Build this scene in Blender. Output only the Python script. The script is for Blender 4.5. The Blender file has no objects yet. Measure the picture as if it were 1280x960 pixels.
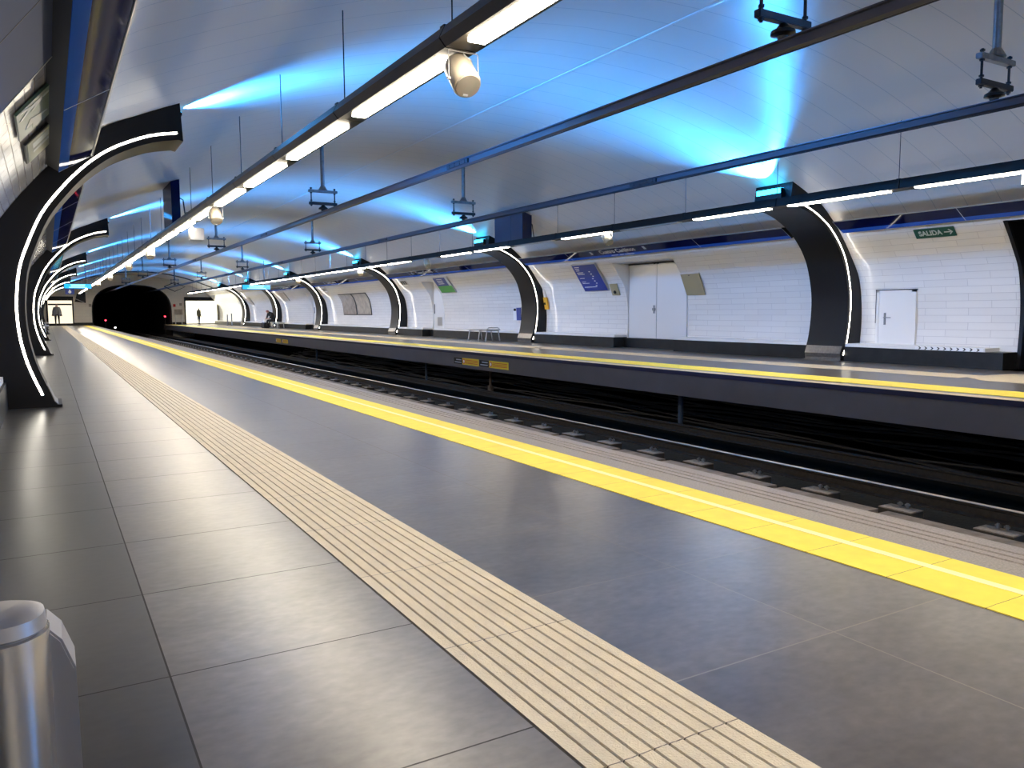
import bpy, bmesh, math, random
from mathutils import Vector, Matrix
random.seed(7)
PI = math.pi
sc = bpy.context.scene
C = bpy.context.collection

# ------------------------------------------------------------------ materials
def new_mat(name):
    m = bpy.data.materials.new(name); m.use_nodes = True
    nt = m.node_tree
    return m, nt, nt.nodes['Principled BSDF']

def pbr(name, col, rough=.5, metal=0., spec=.5, bump=0., bscale=40., mottle=0., mscale=6., coat=0.):
    m, nt, b = new_mat(name)
    b.inputs['Base Color'].default_value = (*col, 1)
    b.inputs['Roughness'].default_value = rough
    b.inputs['Metallic'].default_value = metal
    b.inputs['Specular IOR Level'].default_value = spec
    b.inputs['Coat Weight'].default_value = coat
    b.inputs['Coat Roughness'].default_value = .05
    tc = nt.nodes.new('ShaderNodeTexCoord')
    if mottle:
        n = nt.nodes.new('ShaderNodeTexNoise'); n.inputs['Scale'].default_value = mscale; n.inputs['Detail'].default_value = 6
        nt.links.new(tc.outputs['Object'], n.inputs['Vector'])
        r = nt.nodes.new('ShaderNodeMapRange')
        r.inputs['From Min'].default_value = .3; r.inputs['From Max'].default_value = .7
        r.inputs['To Min'].default_value = 1-mottle; r.inputs['To Max'].default_value = 1+mottle
        nt.links.new(n.outputs['Fac'], r.inputs['Value'])
        v = nt.nodes.new('ShaderNodeVectorMath'); v.operation = 'SCALE'; v.inputs[0].default_value = col
        nt.links.new(r.outputs['Result'], v.inputs['Scale']); nt.links.new(v.outputs['Vector'], b.inputs['Base Color'])
    if bump:
        n = nt.nodes.new('ShaderNodeTexNoise'); n.inputs['Scale'].default_value = bscale; n.inputs['Detail'].default_value = 4
        nt.links.new(tc.outputs['Object'], n.inputs['Vector'])
        bp = nt.nodes.new('ShaderNodeBump'); bp.inputs['Strength'].default_value = bump; bp.inputs['Distance'].default_value = .01
        nt.links.new(n.outputs['Fac'], bp.inputs['Height']); nt.links.new(bp.outputs['Normal'], b.inputs['Normal'])
    return m

def emit(name, col, strength):
    m, nt, b = new_mat(name)
    b.inputs['Base Color'].default_value = (.02, .02, .02, 1)
    b.inputs['Emission Color'].default_value = (*col, 1)
    b.inputs['Emission Strength'].default_value = strength
    return m

def math_node(nt, op, a, b=None, c=None):
    n = nt.nodes.new('ShaderNodeMath'); n.operation = op
    for i, v in enumerate((a, b, c)):
        if v is None: continue
        if isinstance(v, (int, float)): n.inputs[i].default_value = v
        else: nt.links.new(v, n.inputs[i])
    return n.outputs[0]

def line_mask(nt, coord, pitch, off, w):
    """1 on thin lines coord = off + k*pitch"""
    t = math_node(nt, 'SUBTRACT', coord, off-pitch/2)
    t = math_node(nt, 'DIVIDE', t, pitch)
    t = math_node(nt, 'FRACT', t)
    t = math_node(nt, 'SUBTRACT', t, .5)
    t = math_node(nt, 'ABSOLUTE', t)
    return math_node(nt, 'LESS_THAN', t, w/pitch/2)

def at_lines(nt, coord, xs, w):
    acc = None
    for x in xs:
        t = math_node(nt, 'ABSOLUTE', math_node(nt, 'SUBTRACT', coord, x))
        t = math_node(nt, 'LESS_THAN', t, w/2)
        acc = t if acc is None else math_node(nt, 'MAXIMUM', acc, t)
    return acc

def tile_floor(name, xs, y0, pitch, base, grout, rough):
    m, nt, b = new_mat(name)
    tc = nt.nodes.new('ShaderNodeTexCoord'); sp = nt.nodes.new('ShaderNodeSeparateXYZ')
    nt.links.new(tc.outputs['Object'], sp.inputs[0])
    ln = math_node(nt, 'MAXIMUM', line_mask(nt, sp.outputs[1], pitch, y0, .006), at_lines(nt, sp.outputs[0], xs, .006))
    mp = nt.nodes.new('ShaderNodeMapping'); mp.inputs['Scale'].default_value = (1.0, 1.6, 1)
    nt.links.new(tc.outputs['Object'], mp.inputs[0])
    n = nt.nodes.new('ShaderNodeTexNoise'); n.inputs['Scale'].default_value = 2.6; n.inputs['Detail'].default_value = 9; n.inputs['Roughness'].default_value = .62
    n2 = nt.nodes.new('ShaderNodeTexNoise'); n2.inputs['Scale'].default_value = 18; n2.inputs['Detail'].default_value = 6
    for q in (n, n2): nt.links.new(mp.outputs[0], q.inputs['Vector'])
    # a slightly different tone per slab
    cell = nt.nodes.new('ShaderNodeTexWhiteNoise'); cell.noise_dimensions = '2D'
    cx = None
    for x in xs:
        g = math_node(nt, 'GREATER_THAN', sp.outputs[0], x)
        cx = g if cx is None else math_node(nt, 'ADD', cx, g)
    cy = math_node(nt, 'FLOOR', math_node(nt, 'DIVIDE', math_node(nt, 'SUBTRACT', sp.outputs[1], y0), pitch))
    cb = nt.nodes.new('ShaderNodeCombineXYZ'); nt.links.new(cx, cb.inputs[0]); nt.links.new(cy, cb.inputs[1])
    nt.links.new(cb.outputs[0], cell.inputs['Vector'])
    s = math_node(nt, 'MULTIPLY_ADD', n.outputs['Fac'], 1.4, .30)
    s = math_node(nt, 'MULTIPLY', s, math_node(nt, 'MULTIPLY_ADD', n2.outputs['Fac'], 1.0, .5))
    s = math_node(nt, 'MULTIPLY', s, math_node(nt, 'MULTIPLY_ADD', cell.outputs['Value'], .16, .92))
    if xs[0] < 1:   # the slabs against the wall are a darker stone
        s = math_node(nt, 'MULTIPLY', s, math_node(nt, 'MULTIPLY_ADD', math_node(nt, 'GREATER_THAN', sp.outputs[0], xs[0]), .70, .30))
    v = nt.nodes.new('ShaderNodeVectorMath'); v.operation = 'SCALE'; v.inputs[0].default_value = base
    nt.links.new(s, v.inputs['Scale'])
    mx = nt.nodes.new('ShaderNodeMix'); mx.data_type = 'RGBA'
    nt.links.new(ln, mx.inputs['Factor']); nt.links.new(v.outputs[0], mx.inputs[6]); mx.inputs[7].default_value = (*grout, 1)
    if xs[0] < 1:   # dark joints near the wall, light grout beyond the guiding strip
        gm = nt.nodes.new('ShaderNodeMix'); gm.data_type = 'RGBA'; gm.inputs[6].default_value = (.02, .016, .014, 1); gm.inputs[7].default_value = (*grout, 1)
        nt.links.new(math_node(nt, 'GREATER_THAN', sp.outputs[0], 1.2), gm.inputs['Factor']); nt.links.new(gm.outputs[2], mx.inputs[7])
    nt.links.new(mx.outputs[2], b.inputs['Base Color'])
    rr = math_node(nt, 'MULTIPLY_ADD', n.outputs['Fac'], .07, rough-.035)
    rr = math_node(nt, 'MAXIMUM', rr, math_node(nt, 'MULTIPLY', ln, .8))
    nt.links.new(rr, b.inputs['Roughness'])
    bp = nt.nodes.new('ShaderNodeBump'); bp.inputs['Strength'].default_value = .12; bp.inputs['Distance'].default_value = .0012
    h = math_node(nt, 'SUBTRACT', n2.outputs['Fac'], math_node(nt, 'MULTIPLY', ln, 2.0))
    nt.links.new(h, bp.inputs['Height']); nt.links.new(bp.outputs[0], b.inputs['Normal'])
    b.inputs['Specular IOR Level'].default_value = .55
    return m

def joint_strip(name, col, joint, y0, pitch, dots=None, rough=.55):
    m, nt, b = new_mat(name)
    tc = nt.nodes.new('ShaderNodeTexCoord'); sp = nt.nodes.new('ShaderNodeSeparateXYZ')
    nt.links.new(tc.outputs['Object'], sp.inputs[0])
    wob = nt.nodes.new('ShaderNodeTexNoise'); wob.inputs['Scale'].default_value = 30
    nt.links.new(tc.outputs['Object'], wob.inputs['Vector'])
    yy = math_node(nt, 'ADD', sp.outputs[1], math_node(nt, 'MULTIPLY', wob.outputs['Fac'], .008))
    ln = line_mask(nt, yy, pitch, y0, .004)
    n = nt.nodes.new('ShaderNodeTexNoise'); n.inputs['Scale'].default_value = 9; n.inputs['Detail'].default_value = 7
    nt.links.new(tc.outputs['Object'], n.inputs['Vector'])
    s = math_node(nt, 'MULTIPLY_ADD', n.outputs['Fac'], .3, .85)
    v = nt.nodes.new('ShaderNodeVectorMath'); v.operation = 'SCALE'; v.inputs[0].default_value = col
    nt.links.new(s, v.inputs['Scale'])
    mx = nt.nodes.new('ShaderNodeMix'); mx.data_type = 'RGBA'
    nt.links.new(ln, mx.inputs['Factor']); nt.links.new(v.outputs[0], mx.inputs[6]); mx.inputs[7].default_value = (*joint, 1)
    nt.links.new(mx.outputs[2], b.inputs['Base Color'])
    b.inputs['Roughness'].default_value = rough
    bp = nt.nodes.new('ShaderNodeBump'); bp.inputs['Strength'].default_value = .5; bp.inputs['Distance'].default_value = .004
    if dots:
        vo = nt.nodes.new('ShaderNodeTexVoronoi'); vo.inputs['Scale'].default_value = 1/dots; vo.inputs['Randomness'].default_value = 0
        nt.links.new(tc.outputs['Object'], vo.inputs['Vector'])
        h = math_node(nt, 'LESS_THAN', vo.outputs['Distance'], .35)
    else:
        g = nt.nodes.new('ShaderNodeTexNoise'); g.inputs['Scale'].default_value = 160
        nt.links.new(tc.outputs['Object'], g.inputs['Vector']); h = g.outputs['Fac']
    nt.links.new(h, bp.inputs['Height']); nt.links.new(bp.outputs[0], b.inputs['Normal'])
    return m

def wall_tiles(name, bw, bh, col, mortar, rough=.12, spec=.5):
    m, nt, b = new_mat(name); b.inputs['Specular IOR Level'].default_value = spec
    uv = nt.nodes.new('ShaderNodeUVMap')
    br = nt.nodes.new('ShaderNodeTexBrick')
    br.inputs['Scale'].default_value = 1; br.inputs['Brick Width'].default_value = bw; br.inputs['Row Height'].default_value = bh
    br.inputs['Mortar Size'].default_value = .005; br.inputs['Mortar Smooth'].default_value = .6
    br.inputs['Color1'].default_value = (*col, 1); br.inputs['Color2'].default_value = (*[c*.95 for c in col], 1); br.inputs['Mortar'].default_value = (*mortar, 1)
    nt.links.new(uv.outputs[0], br.inputs['Vector'])
    nt.links.new(br.outputs['Color'], b.inputs['Base Color'])
    b.inputs['Roughness'].default_value = rough
    bp = nt.nodes.new('ShaderNodeBump'); bp.inputs['Strength'].default_value = .6; bp.inputs['Distance'].default_value = .006; bp.invert = True
    n = nt.nodes.new('ShaderNodeTexNoise'); n.inputs['Scale'].default_value = 3.5
    nt.links.new(uv.outputs[0], n.inputs['Vector'])
    h = math_node(nt, 'ADD', br.outputs['Fac'], math_node(nt, 'MULTIPLY', n.outputs['Fac'], .9))
    nt.links.new(h, bp.inputs['Height']); nt.links.new(bp.outputs[0], b.inputs['Normal'])
    return m

def ceiling_mat():
    m, nt, b = new_mat('ceiling_panels')
    uv = nt.nodes.new('ShaderNodeUVMap'); sp = nt.nodes.new('ShaderNodeSeparateXYZ'); nt.links.new(uv.outputs[0], sp.inputs[0])
    ln = line_mask(nt, sp.outputs[0], .6, .1, .012)
    mx = nt.nodes.new('ShaderNodeMix'); mx.data_type = 'RGBA'
    nt.links.new(ln, mx.inputs['Factor']); mx.inputs[6].default_value = (.76, .70, .645, 1); mx.inputs[7].default_value = (.50, .49, .48, 1)
    nt.links.new(mx.outputs[2], b.inputs['Base Color'])
    b.inputs['Roughness'].default_value = .34; b.inputs['Specular IOR Level'].default_value = .7
    mp = nt.nodes.new('ShaderNodeMapping'); mp.inputs['Scale'].default_value = (1.2, .55, 1); nt.links.new(uv.outputs[0], mp.inputs[0])
    n = nt.nodes.new('ShaderNodeTexNoise'); n.inputs['Scale'].default_value = 1.5; n.inputs['Detail'].default_value = 3; nt.links.new(mp.outputs[0], n.inputs['Vector'])
    w = math_node(nt, 'SINE', math_node(nt, 'MULTIPLY', sp.outputs[0], 2*PI/.2))
    bp = nt.nodes.new('ShaderNodeBump'); bp.inputs['Strength'].default_value = .35; bp.inputs['Distance'].default_value = .02
    h = math_node(nt, 'SUBTRACT', math_node(nt, 'ADD', math_node(nt, 'MULTIPLY', w, .03), n.outputs['Fac']), math_node(nt, 'MULTIPLY', ln, .3))
    nt.links.new(h, bp.inputs['Height']); nt.links.new(bp.outputs[0], b.inputs['Normal'])
    return m

WARM = (1.0, .87, .67)
BLUE = (.035, .33, 1.0)
M = dict(
    floor=tile_floor('dark_slab_floor', [.274, 1.085, 2.32, 2.99], 2.57, .83, (.098, .088, .083), (.26, .235, .21), .29),
    floor2=tile_floor('dark_slab_floor_far', [10.7, 11.4, 12.95, 13.75], 2.57, .83, (.085, .078, .074), (.20, .18, .17), .3),
    beige=joint_strip('beige_tactile', (.62, .52, .36), (.12, .09, .07), 2.31, .825),
    groove=pbr('groove_dark', (.20, .165, .13), .8),
    yellow=joint_strip('yellow_tactile', (.90, .70, .07), (.35, .25, .04), 2.0, .41, dots=.05),
    paleyel=pbr('pale_yellow_line', (.95, .85, .42), .4),
    granite=pbr('granite_edge', (.27, .235, .21), .5, mottle=.25, mscale=90, bump=.2, bscale=150),
    concrete=pbr('dirty_concrete', (.17, .135, .11), .85, mottle=.4, mscale=5, bump=.4, bscale=30),
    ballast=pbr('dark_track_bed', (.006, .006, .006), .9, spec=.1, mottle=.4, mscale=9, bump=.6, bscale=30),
    wall=wall_tiles('white_glazed_tiles', .9, .145, (.80, .775, .745), (.58, .55, .54)),
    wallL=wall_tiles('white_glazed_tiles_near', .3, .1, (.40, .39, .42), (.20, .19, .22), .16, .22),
    endwall=wall_tiles('white_end_tiles', .6, .3, (.70, .66, .58), (.4, .38, .34), .3),
    ceil=ceiling_mat(),
    niche=pbr('white_enamel', (.78, .77, .76), .3),
    black=pbr('matte_black_panel', (.006, .006, .008), .42, spec=.28),
    blackside=pbr('black_panel_side', (.006, .006, .007), .5, spec=.2),
    plinth=pbr('dark_stone_plinth', (.013, .013, .013), .45, spec=.3, mottle=.3, mscale=4),
    kick=pbr('brushed_kick_plate', (.20, .19, .18), .35, .8, mottle=.15, mscale=20),
    rim=pbr('rib_edge_trim', (.5, .5, .5), .3, .6),
    trough=pbr('dark_bronze_trough', (.03, .028, .03), .35, .6),
    lamp=emit('lamp_diffuser_warm_white', WARM, 60),
    lampR=emit('lamp_diffuser_warm_white_far', WARM, 60),
    lampoff=pbr('lamp_diffuser_unlit', (.5, .48, .44), .4),
    led=emit('led_line_warm_white', (1, .93, .80), 16),
    cyan=emit('cyan_uplight_lens', (.03, .55, 1.0), 9),
    steel=pbr('galvanised_steel', (.28, .30, .33), .35, .85, mottle=.2, mscale=12),
    darksteel=pbr('dark_steel', (.05, .05, .06), .4, .7),
    railbar=pbr('grey_conductor_bar', (.11, .11, .14), .32, .7),
    rubber=pbr('black_insulator', (.012, .012, .014), .3),
    cream=pbr('cream_speaker_body', (.62, .54, .42), .4),
    creamgrill=pbr('cream_speaker_grille', (.42, .38, .32), .6, bump=.3, bscale=400),
    navy=pbr('navy_sign_enamel', (.004, .007, .06), .5, spec=0, coat=.3),
    sblue=pbr('blue_sign_stripe', (.03, .10, .42), .5, spec=0, coat=.2),
    signwhite=pbr('white_lettering', (.85, .86, .88), .4),
    signgrey=pbr('light_grey_lettering', (.45, .50, .62), .4),
    mapblue=pbr('map_blue', (.015, .045, .30), .3, coat=.2),
    mapgreen=pbr('map_green', (.06, .30, .05), .35),
    green=pbr('dark_green_sign', (.008, .075, .045), .35),
    greenL=pbr('exit_sign_green', (.07, .14, .10), .3),
    signpale=pbr('pale_sign_figure', (.55, .60, .58), .35),
    olive=pbr('olive_notice', (.30, .33, .24), .4),
    alu=pbr('anodised_aluminium', (.52, .52, .53), .3, .9),
    panelgrey=pbr('glossy_grey_panel', (.07, .09, .17), .5, 0, spec=.03),
    beigebox=pbr('beige_metal_cover', (.42, .36, .22), .4, .3),
    orange=pbr('orange_help_point', (.75, .40, .04), .4),
    bluebox=pbr('blue_plate', (.03, .06, .3), .35),
    fascia=pbr('grey_blue_fascia', (.20, .20, .235), .30, .7, mottle=.06, mscale=2),
    lip=pbr('navy_platform_lip', (.012, .014, .05), .35),
    steelbin=pbr('brushed_stainless', (.72, .70, .67), .24, 1., bump=.015, bscale=8),
    steelcap=pbr('satin_bin_cap', (.40, .375, .355), .38, .7),
    rail=pbr('rusty_rail_side', (.03, .024, .020), .6, .5, mottle=.3, mscale=20),
    railtop=pbr('worn_rail_head', (.55, .50, .45), .4, 1.),
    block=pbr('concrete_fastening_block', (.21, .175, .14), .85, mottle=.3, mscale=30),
    blockside=pbr('shaded_block_side', (.045, .038, .032), .9),  # concrete of the block tops, darkened in colour for the shade in the pit
    cable=pbr('black_cable', (.02, .02, .025), .42),
    bluepipe=pbr('blue_painted_post', (.05, .08, .14), .4),
    yellowlabel=pbr('yellow_label', (.75, .55, .02), .5),
    redmark=pbr('red_mark', (.55, .02, .02), .5),
    poster=pbr('grey_poster', (.30, .26, .23), .3, mottle=.3, mscale=4),
    posterB=pbr('tan_poster', (.42, .36, .29), .3, mottle=.3, mscale=3),
    display=emit('lit_blue_display', (.01, .42, .95), 1.3),
    displaytext=emit('display_letters', (.35, 1.0, .95), 1.6),
    whitebox=emit('lit_white_sign', (1, .98, .95), 3.0),
    adpanel=emit('backlit_ad_panel', (1, .90, .66), 1.1),
    adpanel2=emit('backlit_bright_panel', (1, .93, .70), 2.6),
    redlamp=emit('red_signal_lens', (1, .02, .04), 18),
    whitelamp=emit('white_marker_lens', (1, .97, .9), 7),
    skin=pbr('skin', (.45, .27, .20), .5),
    cloth=pbr('black_cloth', (.012, .012, .014), .85),
    clothgrey=pbr('grey_cloth', (.16, .17, .20), .85),
    clothbrown=pbr('olive_cloth', (.12, .11, .07), .85),
    denim=pbr('blue_denim', (.06, .09, .16), .85),
    redcap=pbr('dull_red_cloth', (.28, .05, .06), .8),
    hair=pbr('dark_hair', (.02, .015, .012), .6),
    void=pbr('tunnel_black', (.004, .004, .004), .9),
)

# ------------------------------------------------------------------ mesh helpers
class MB:
    def __init__(s): s.v = []; s.f = []; s.m = []
    def add(s, vs, fs, mi=0):
        o = len(s.v); s.v += [tuple(v) for v in vs]
        s.f += [tuple(i+o for i in f) for f in fs]; s.m += [mi]*len(fs); return s
    def box(s, a, b, mi=0):
        (x0, y0, z0), (x1, y1, z1) = a, b
        vs = [(x0,y0,z0),(x1,y0,z0),(x1,y1,z0),(x0,y1,z0),(x0,y0,z1),(x1,y0,z1),(x1,y1,z1),(x0,y1,z1)]
        return s.add(vs, [(0,3,2,1),(4,5,6,7),(0,1,5,4),(1,2,6,5),(2,3,7,6),(3,0,4,7)], mi)
    def cbox(s, c, d, mi=0):
        return s.box([c[i]-d[i]/2 for i in range(3)], [c[i]+d[i]/2 for i in range(3)], mi)
    def prism(s, poly, y0, y1, mi=0):
        """poly of (x, z), extruded along y"""
        n = len(poly)
        vs = [(x, y0, z) for x, z in poly]+[(x, y1, z) for x, z in poly]
        fs = [tuple(range(n)), tuple(range(2*n-1, n-1, -1))]+[(i, (i+1) % n, (i+1) % n+n, i+n) for i in range(n)]
        return s.add(vs, fs, mi)
    def prismz(s, poly, z0, z1, mi=0):
        n = len(poly)
        vs = [(x, y, z0) for x, y in poly]+[(x, y, z1) for x, y in poly]
        fs = [tuple(range(n)), tuple(range(2*n-1, n-1, -1))]+[(i, (i+1) % n, (i+1) % n+n, i+n) for i in range(n)]
        return s.add(vs, fs, mi)
    def band(s, A, B, y0, y1, mi=0):
        """solid between two matching curves A and B in the xz plane, y0..y1"""
        n = len(A)
        vs = [(x, y0, z) for x, z in A]+[(x, y0, z) for x, z in B]+[(x, y1, z) for x, z in A]+[(x, y1, z) for x, z in B]
        fs = []
        for i in range(n-1):
            fs += [(i, i+1, n+i+1, n+i), (2*n+i, 3*n+i, 3*n+i+1, 2*n+i+1), (i, 2*n+i, 2*n+i+1, i+1), (n+i, n+i+1, 3*n+i+1, 3*n+i)]
        fs += [(0, n, 3*n, 2*n), (n-1, 3*n-1, 4*n-1, 2*n-1)]
        return s.add(vs, fs, mi)
    def tube(s, pts, r, n=10, mi=0, r2=None):
        pts = [Vector(p) for p in pts]; rings = []
        for i, p in enumerate(pts):
            d = (pts[min(i+1, len(pts)-1)]-pts[max(i-1, 0)]).normalized()
            a = d.orthogonal().normalized() if i == 0 else (rings_a - d*rings_a.dot(d)).normalized()
            rings_a = a; b = d.cross(a)
            rr = r if r2 is None else r+(r2-r)*i/(len(pts)-1)
            rings.append([p+(a*math.cos(2*PI*k/n)+b*math.sin(2*PI*k/n))*rr for k in range(n)])
        vs = [v for R in rings for v in R]; fs = []
        for i in range(len(rings)-1):
            for k in range(n):
                fs.append((i*n+k, i*n+(k+1) % n, (i+1)*n+(k+1) % n, (i+1)*n+k))
        fs += [tuple(range(n-1, -1, -1)), tuple(range((len(rings)-1)*n, len(rings)*n))]
        return s.add(vs, fs, mi)
    def lathe(s, prof, c=(0, 0, 0), n=24, mi=0, sx=1, sy=1):
        """prof of (r, z) around z"""
        vs = [(c[0]+r*sx*math.cos(2*PI*k/n), c[1]+r*sy*math.sin(2*PI*k/n), c[2]+z) for r, z in prof for k in range(n)]
        fs = [(i*n+k, i*n+(k+1) % n, (i+1)*n+(k+1) % n, (i+1)*n+k) for i in range(len(prof)-1) for k in range(n)]
        fs += [tuple(range(n-1, -1, -1)), tuple(range((len(prof)-1)*n, len(prof)*n))]
        return s.add(vs, fs, mi)
    def xf(s, M4):
        s.v = [tuple(M4 @ Vector(v)) for v in s.v]; return s

def build(name, mb, mats, parent=None, smooth=False, bevel=0, uv=None):
    me = bpy.data.meshes.new(name); me.from_pydata(mb.v, [], mb.f)
    if not isinstance(mats, (list, tuple)): mats = [mats]
    for m in mats: me.materials.append(M[m])
    for p, i in zip(me.polygons, mb.m): p.material_index = i
    bm = bmesh.new(); bm.from_mesh(me); bmesh.ops.recalc_face_normals(bm, faces=bm.faces)
    if bevel:
        bmesh.ops.bevel(bm, geom=[e for e in bm.edges if len(e.link_faces) == 2 and e.calc_face_angle(0) > .6], offset=bevel, segments=2, affect='EDGES', clamp_overlap=True)
    bm.to_mesh(me); bm.free()
    if smooth:
        for p in me.polygons: p.use_smooth = True
        me.set_sharp_from_angle(angle=math.radians(40))
    if uv:
        l = me.uv_layers.new(name='UVMap')
        for lp in me.loops: l.data[lp.index].uv = uv(me.vertices[lp.vertex_index].co)
    o = bpy.data.objects.new(name, me); C.objects.link(o)
    if parent: o.parent = parent
    return o

def tag(o, label=None, cat=None, group=None, kind=None):
    if label: o['label'] = label
    if cat: o['category'] = cat
    if group: o['group'] = group
    if kind: o['kind'] = kind
    return o

def thing(name, label, cat, loc=(0, 0, 0), group=None, basis=None, rz=0):
    o = bpy.data.objects.new(name, None); C.objects.link(o); o.empty_display_size = .2
    if basis:
        X, Y, Z = [Vector(a) for a in basis]
        o.matrix_world = Matrix(((X.x, Y.x, Z.x, loc[0]), (X.y, Y.y, Z.y, loc[1]), (X.z, Y.z, Z.z, loc[2]), (0, 0, 0, 1)))
    else:
        o.location = loc; o.rotation_euler = (0, 0, rz)
    return tag(o, label, cat, group)

def struct(name, mb, mats, **k): return tag(build(name, mb, mats, **k), kind='structure')

def copy_thing(root, loc, label, group=None):
    r = root.copy(); C.objects.link(r); r.location = loc; r['label'] = label
    if group: r['group'] = group
    for ch in list(root.children):
        c = ch.copy(); C.objects.link(c); c.parent = r
        for g in list(ch.children):
            d = g.copy(); C.objects.link(d); d.parent = c
    return r

def text_part(name, body, size, mat, parent, loc=(0, 0, 0), align='CENTER', sx=1.0, rot=None, ext=.0015, bold=0.0):
    cu = bpy.data.curves.new('t', 'FONT'); cu.body = body; cu.size = size; cu.align_x = align; cu.align_y = 'CENTER'
    cu.extrude = ext; cu.offset = bold
    t = bpy.data.objects.new('t', cu); C.objects.link(t)
    bpy.context.view_layer.update()
    me = bpy.data.meshes.new_from_object(t.evaluated_get(bpy.context.evaluated_depsgraph_get()))
    C.objects.unlink(t); bpy.data.objects.remove(t); bpy.data.curves.remove(cu)
    me.name = name; me.materials.clear(); me.materials.append(M[mat])
    for v in me.vertices: v.co.x *= sx
    o = bpy.data.objects.new(name, me); C.objects.link(o); o.parent = parent; o.location = loc
    if rot: o.rotation_euler = rot
    return o

# ------------------------------------------------------------------ cross-section of the station
XC = 7.5
PU = [(8.22,0),(8.27,.5),(8.29,1.0),(8.24,1.5),(8.13,1.9),(7.9,2.25),(7.62,2.62),(7.3,2.97),(6.82,3.37),(6.4,3.57),(5.88,3.79),(5,4.12),(4,4.44),(3,4.69),(2,4.86),(1,4.97),(0,5.0)]
def catmull(P, k=4):
    out = []
    for i in range(len(P)-1):
        p0, p1, p2, p3 = P[max(i-1, 0)], P[i], P[i+1], P[min(i+2, len(P)-1)]
        for j in range(k):
            t = j/k
            out.append(tuple(.5*((2*p1[a])+(-p0[a]+p2[a])*t+(2*p0[a]-5*p1[a]+4*p2[a]-p3[a])*t*t+(-p0[a]+3*p1[a]-3*p2[a]+p3[a])*t**3) for a in (0, 1)))
    return out+[P[-1]]
PS = catmull(PU, 4)
IW = 7*4                      # index of (6.82, 3.37): tiles end, ceiling begins
Y0, Y1 = -9.0, 88.0
PIT0, PIT1 = 3.93, 10.25

def u_at(z):
    for (u0, z0), (u1, z1) in zip(PS, PS[1:]):
        if z0 <= z <= z1: return u0+(u1-u0)*(z-z0)/(z1-z0)
    return PS[0][0]

arc = [0]
for a, b in zip(PS, PS[1:]): arc.append(arc[-1]+math.hypot(b[0]-a[0], b[1]-a[1]))

def wall_mesh(side, holes):
    """curved tiled wall with rectangular openings holes = (y0, y1, z0, z1)"""
    ys = sorted({Y0, Y1, *[h[0] for h in holes], *[h[1] for h in holes], *[Y0+k*4 for k in range(1, 24)]})
    prof = [(u, z) for u, z in PS[:IW+1]]
    for h in holes:
        for z in (h[2], h[3]):
            if all(abs(z-p[1]) > 1e-4 for p in prof): prof.append((u_at(z), z))
    prof.sort(key=lambda p: p[1])
    mb = MB(); n = len(prof); uvd = {}
    acc = 0; ss = [0]
    for a, b in zip(prof, prof[1:]): acc += math.hypot(b[0]-a[0], b[1]-a[1]); ss.append(acc)
    T = .10
    vs = [(XC+side*u, y, z) for y in ys for u, z in prof]; fs = []
    for i in range(len(ys)-1):
        for j in range(n-1):
            ym = (ys[i]+ys[i+1])/2; zm = (prof[j][1]+prof[j+1][1])/2
            if any(h[0] < ym < h[1] and h[2] < zm < h[3] for h in holes): continue
            fs.append((i*n+j, i*n+j+1, (i+1)*n+j+1, (i+1)*n+j))
    mb.add(vs, fs)
    zz = [p[1] for p in prof]
    def uv(co):
        k = min(range(n), key=lambda q: abs(zz[q]-co.z)); return (co.y, ss[k])
    return mb, uv

NICHES = [(16.95, 19.69, 0.0, 2.60), (33.05, 34.3, 0.0, 2.54), (52.0, 53.9, 0.0, 2.5)]
PORTAL = (2.0, 8.0, 0.0, 2.72)
mb, uv = wall_mesh(-1, []); struct('wall_left', mb, 'wallL', uv=uv, smooth=True)
mb, uv = wall_mesh(1, NICHES+[PORTAL]); struct('wall_right', mb, 'wall', uv=uv, smooth=True)

cu_ = [(XC-u, z, -a) for (u, z), a in zip(PS[IW:], arc[IW:])]
cu_ += [(XC+u, z, a-2*arc[-1]) for (u, z), a in list(zip(PS[IW:], arc[IW:]))[-2::-1]]
ys = [Y0+k*(Y1-Y0)/24 for k in range(25)]
mb = MB(); n = len(cu_)
mb.add([(x, y, z) for y in ys for x, z, _ in cu_], [(i*n+j, (i+1)*n+j, (i+1)*n+j+1, i*n+j+1) for i in range(24) for j in range(n-1)])
cs = {round(x, 4): a for x, z, a in cu_}
struct('ceiling', mb, 'ceil', uv=lambda co: (co.y, cs.get(round(co.x, 4), 0)), smooth=True)
# crown cover strip
mb = MB(); mb.band([(7.475, 4.998), (7.5, 4.998), (7.525, 4.998)], [(7.475, 4.99), (7.5, 4.985), (7.525, 4.99)], Y0, Y1)
struct('trim_1', mb, 'niche')

# niches (recessed flat backs)
def niche(y0, y1, z1, k):
    mb = MB(); XB = 15.84
    zs = [0]+[p[1] for p in PS if 0 < p[1] < z1]+[z1]
    for y in (y0, y1):
        for a, b in zip(zs, zs[1:]):
            mb.add([(XC+u_at(a), y, a), (XB, y, a), (XB, y, b), (XC+u_at(b), y, b)], [(0, 1, 2, 3)])
    mb.add([(XC+u_at(z1), y0, z1), (XB, y0, z1), (XB, y1, z1), (XC+u_at(z1), y1, z1)], [(0, 1, 2, 3)])
    mb.add([(XB, y0, 0), (XB, y1, 0), (XB, y1, z1), (XB, y0, z1)], [(0, 1, 2, 3)])
    struct('trim_%d' % k, mb, 'niche')
for k, h in enumerate(NICHES): niche(h[0], h[1], h[3], k+2)
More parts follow.
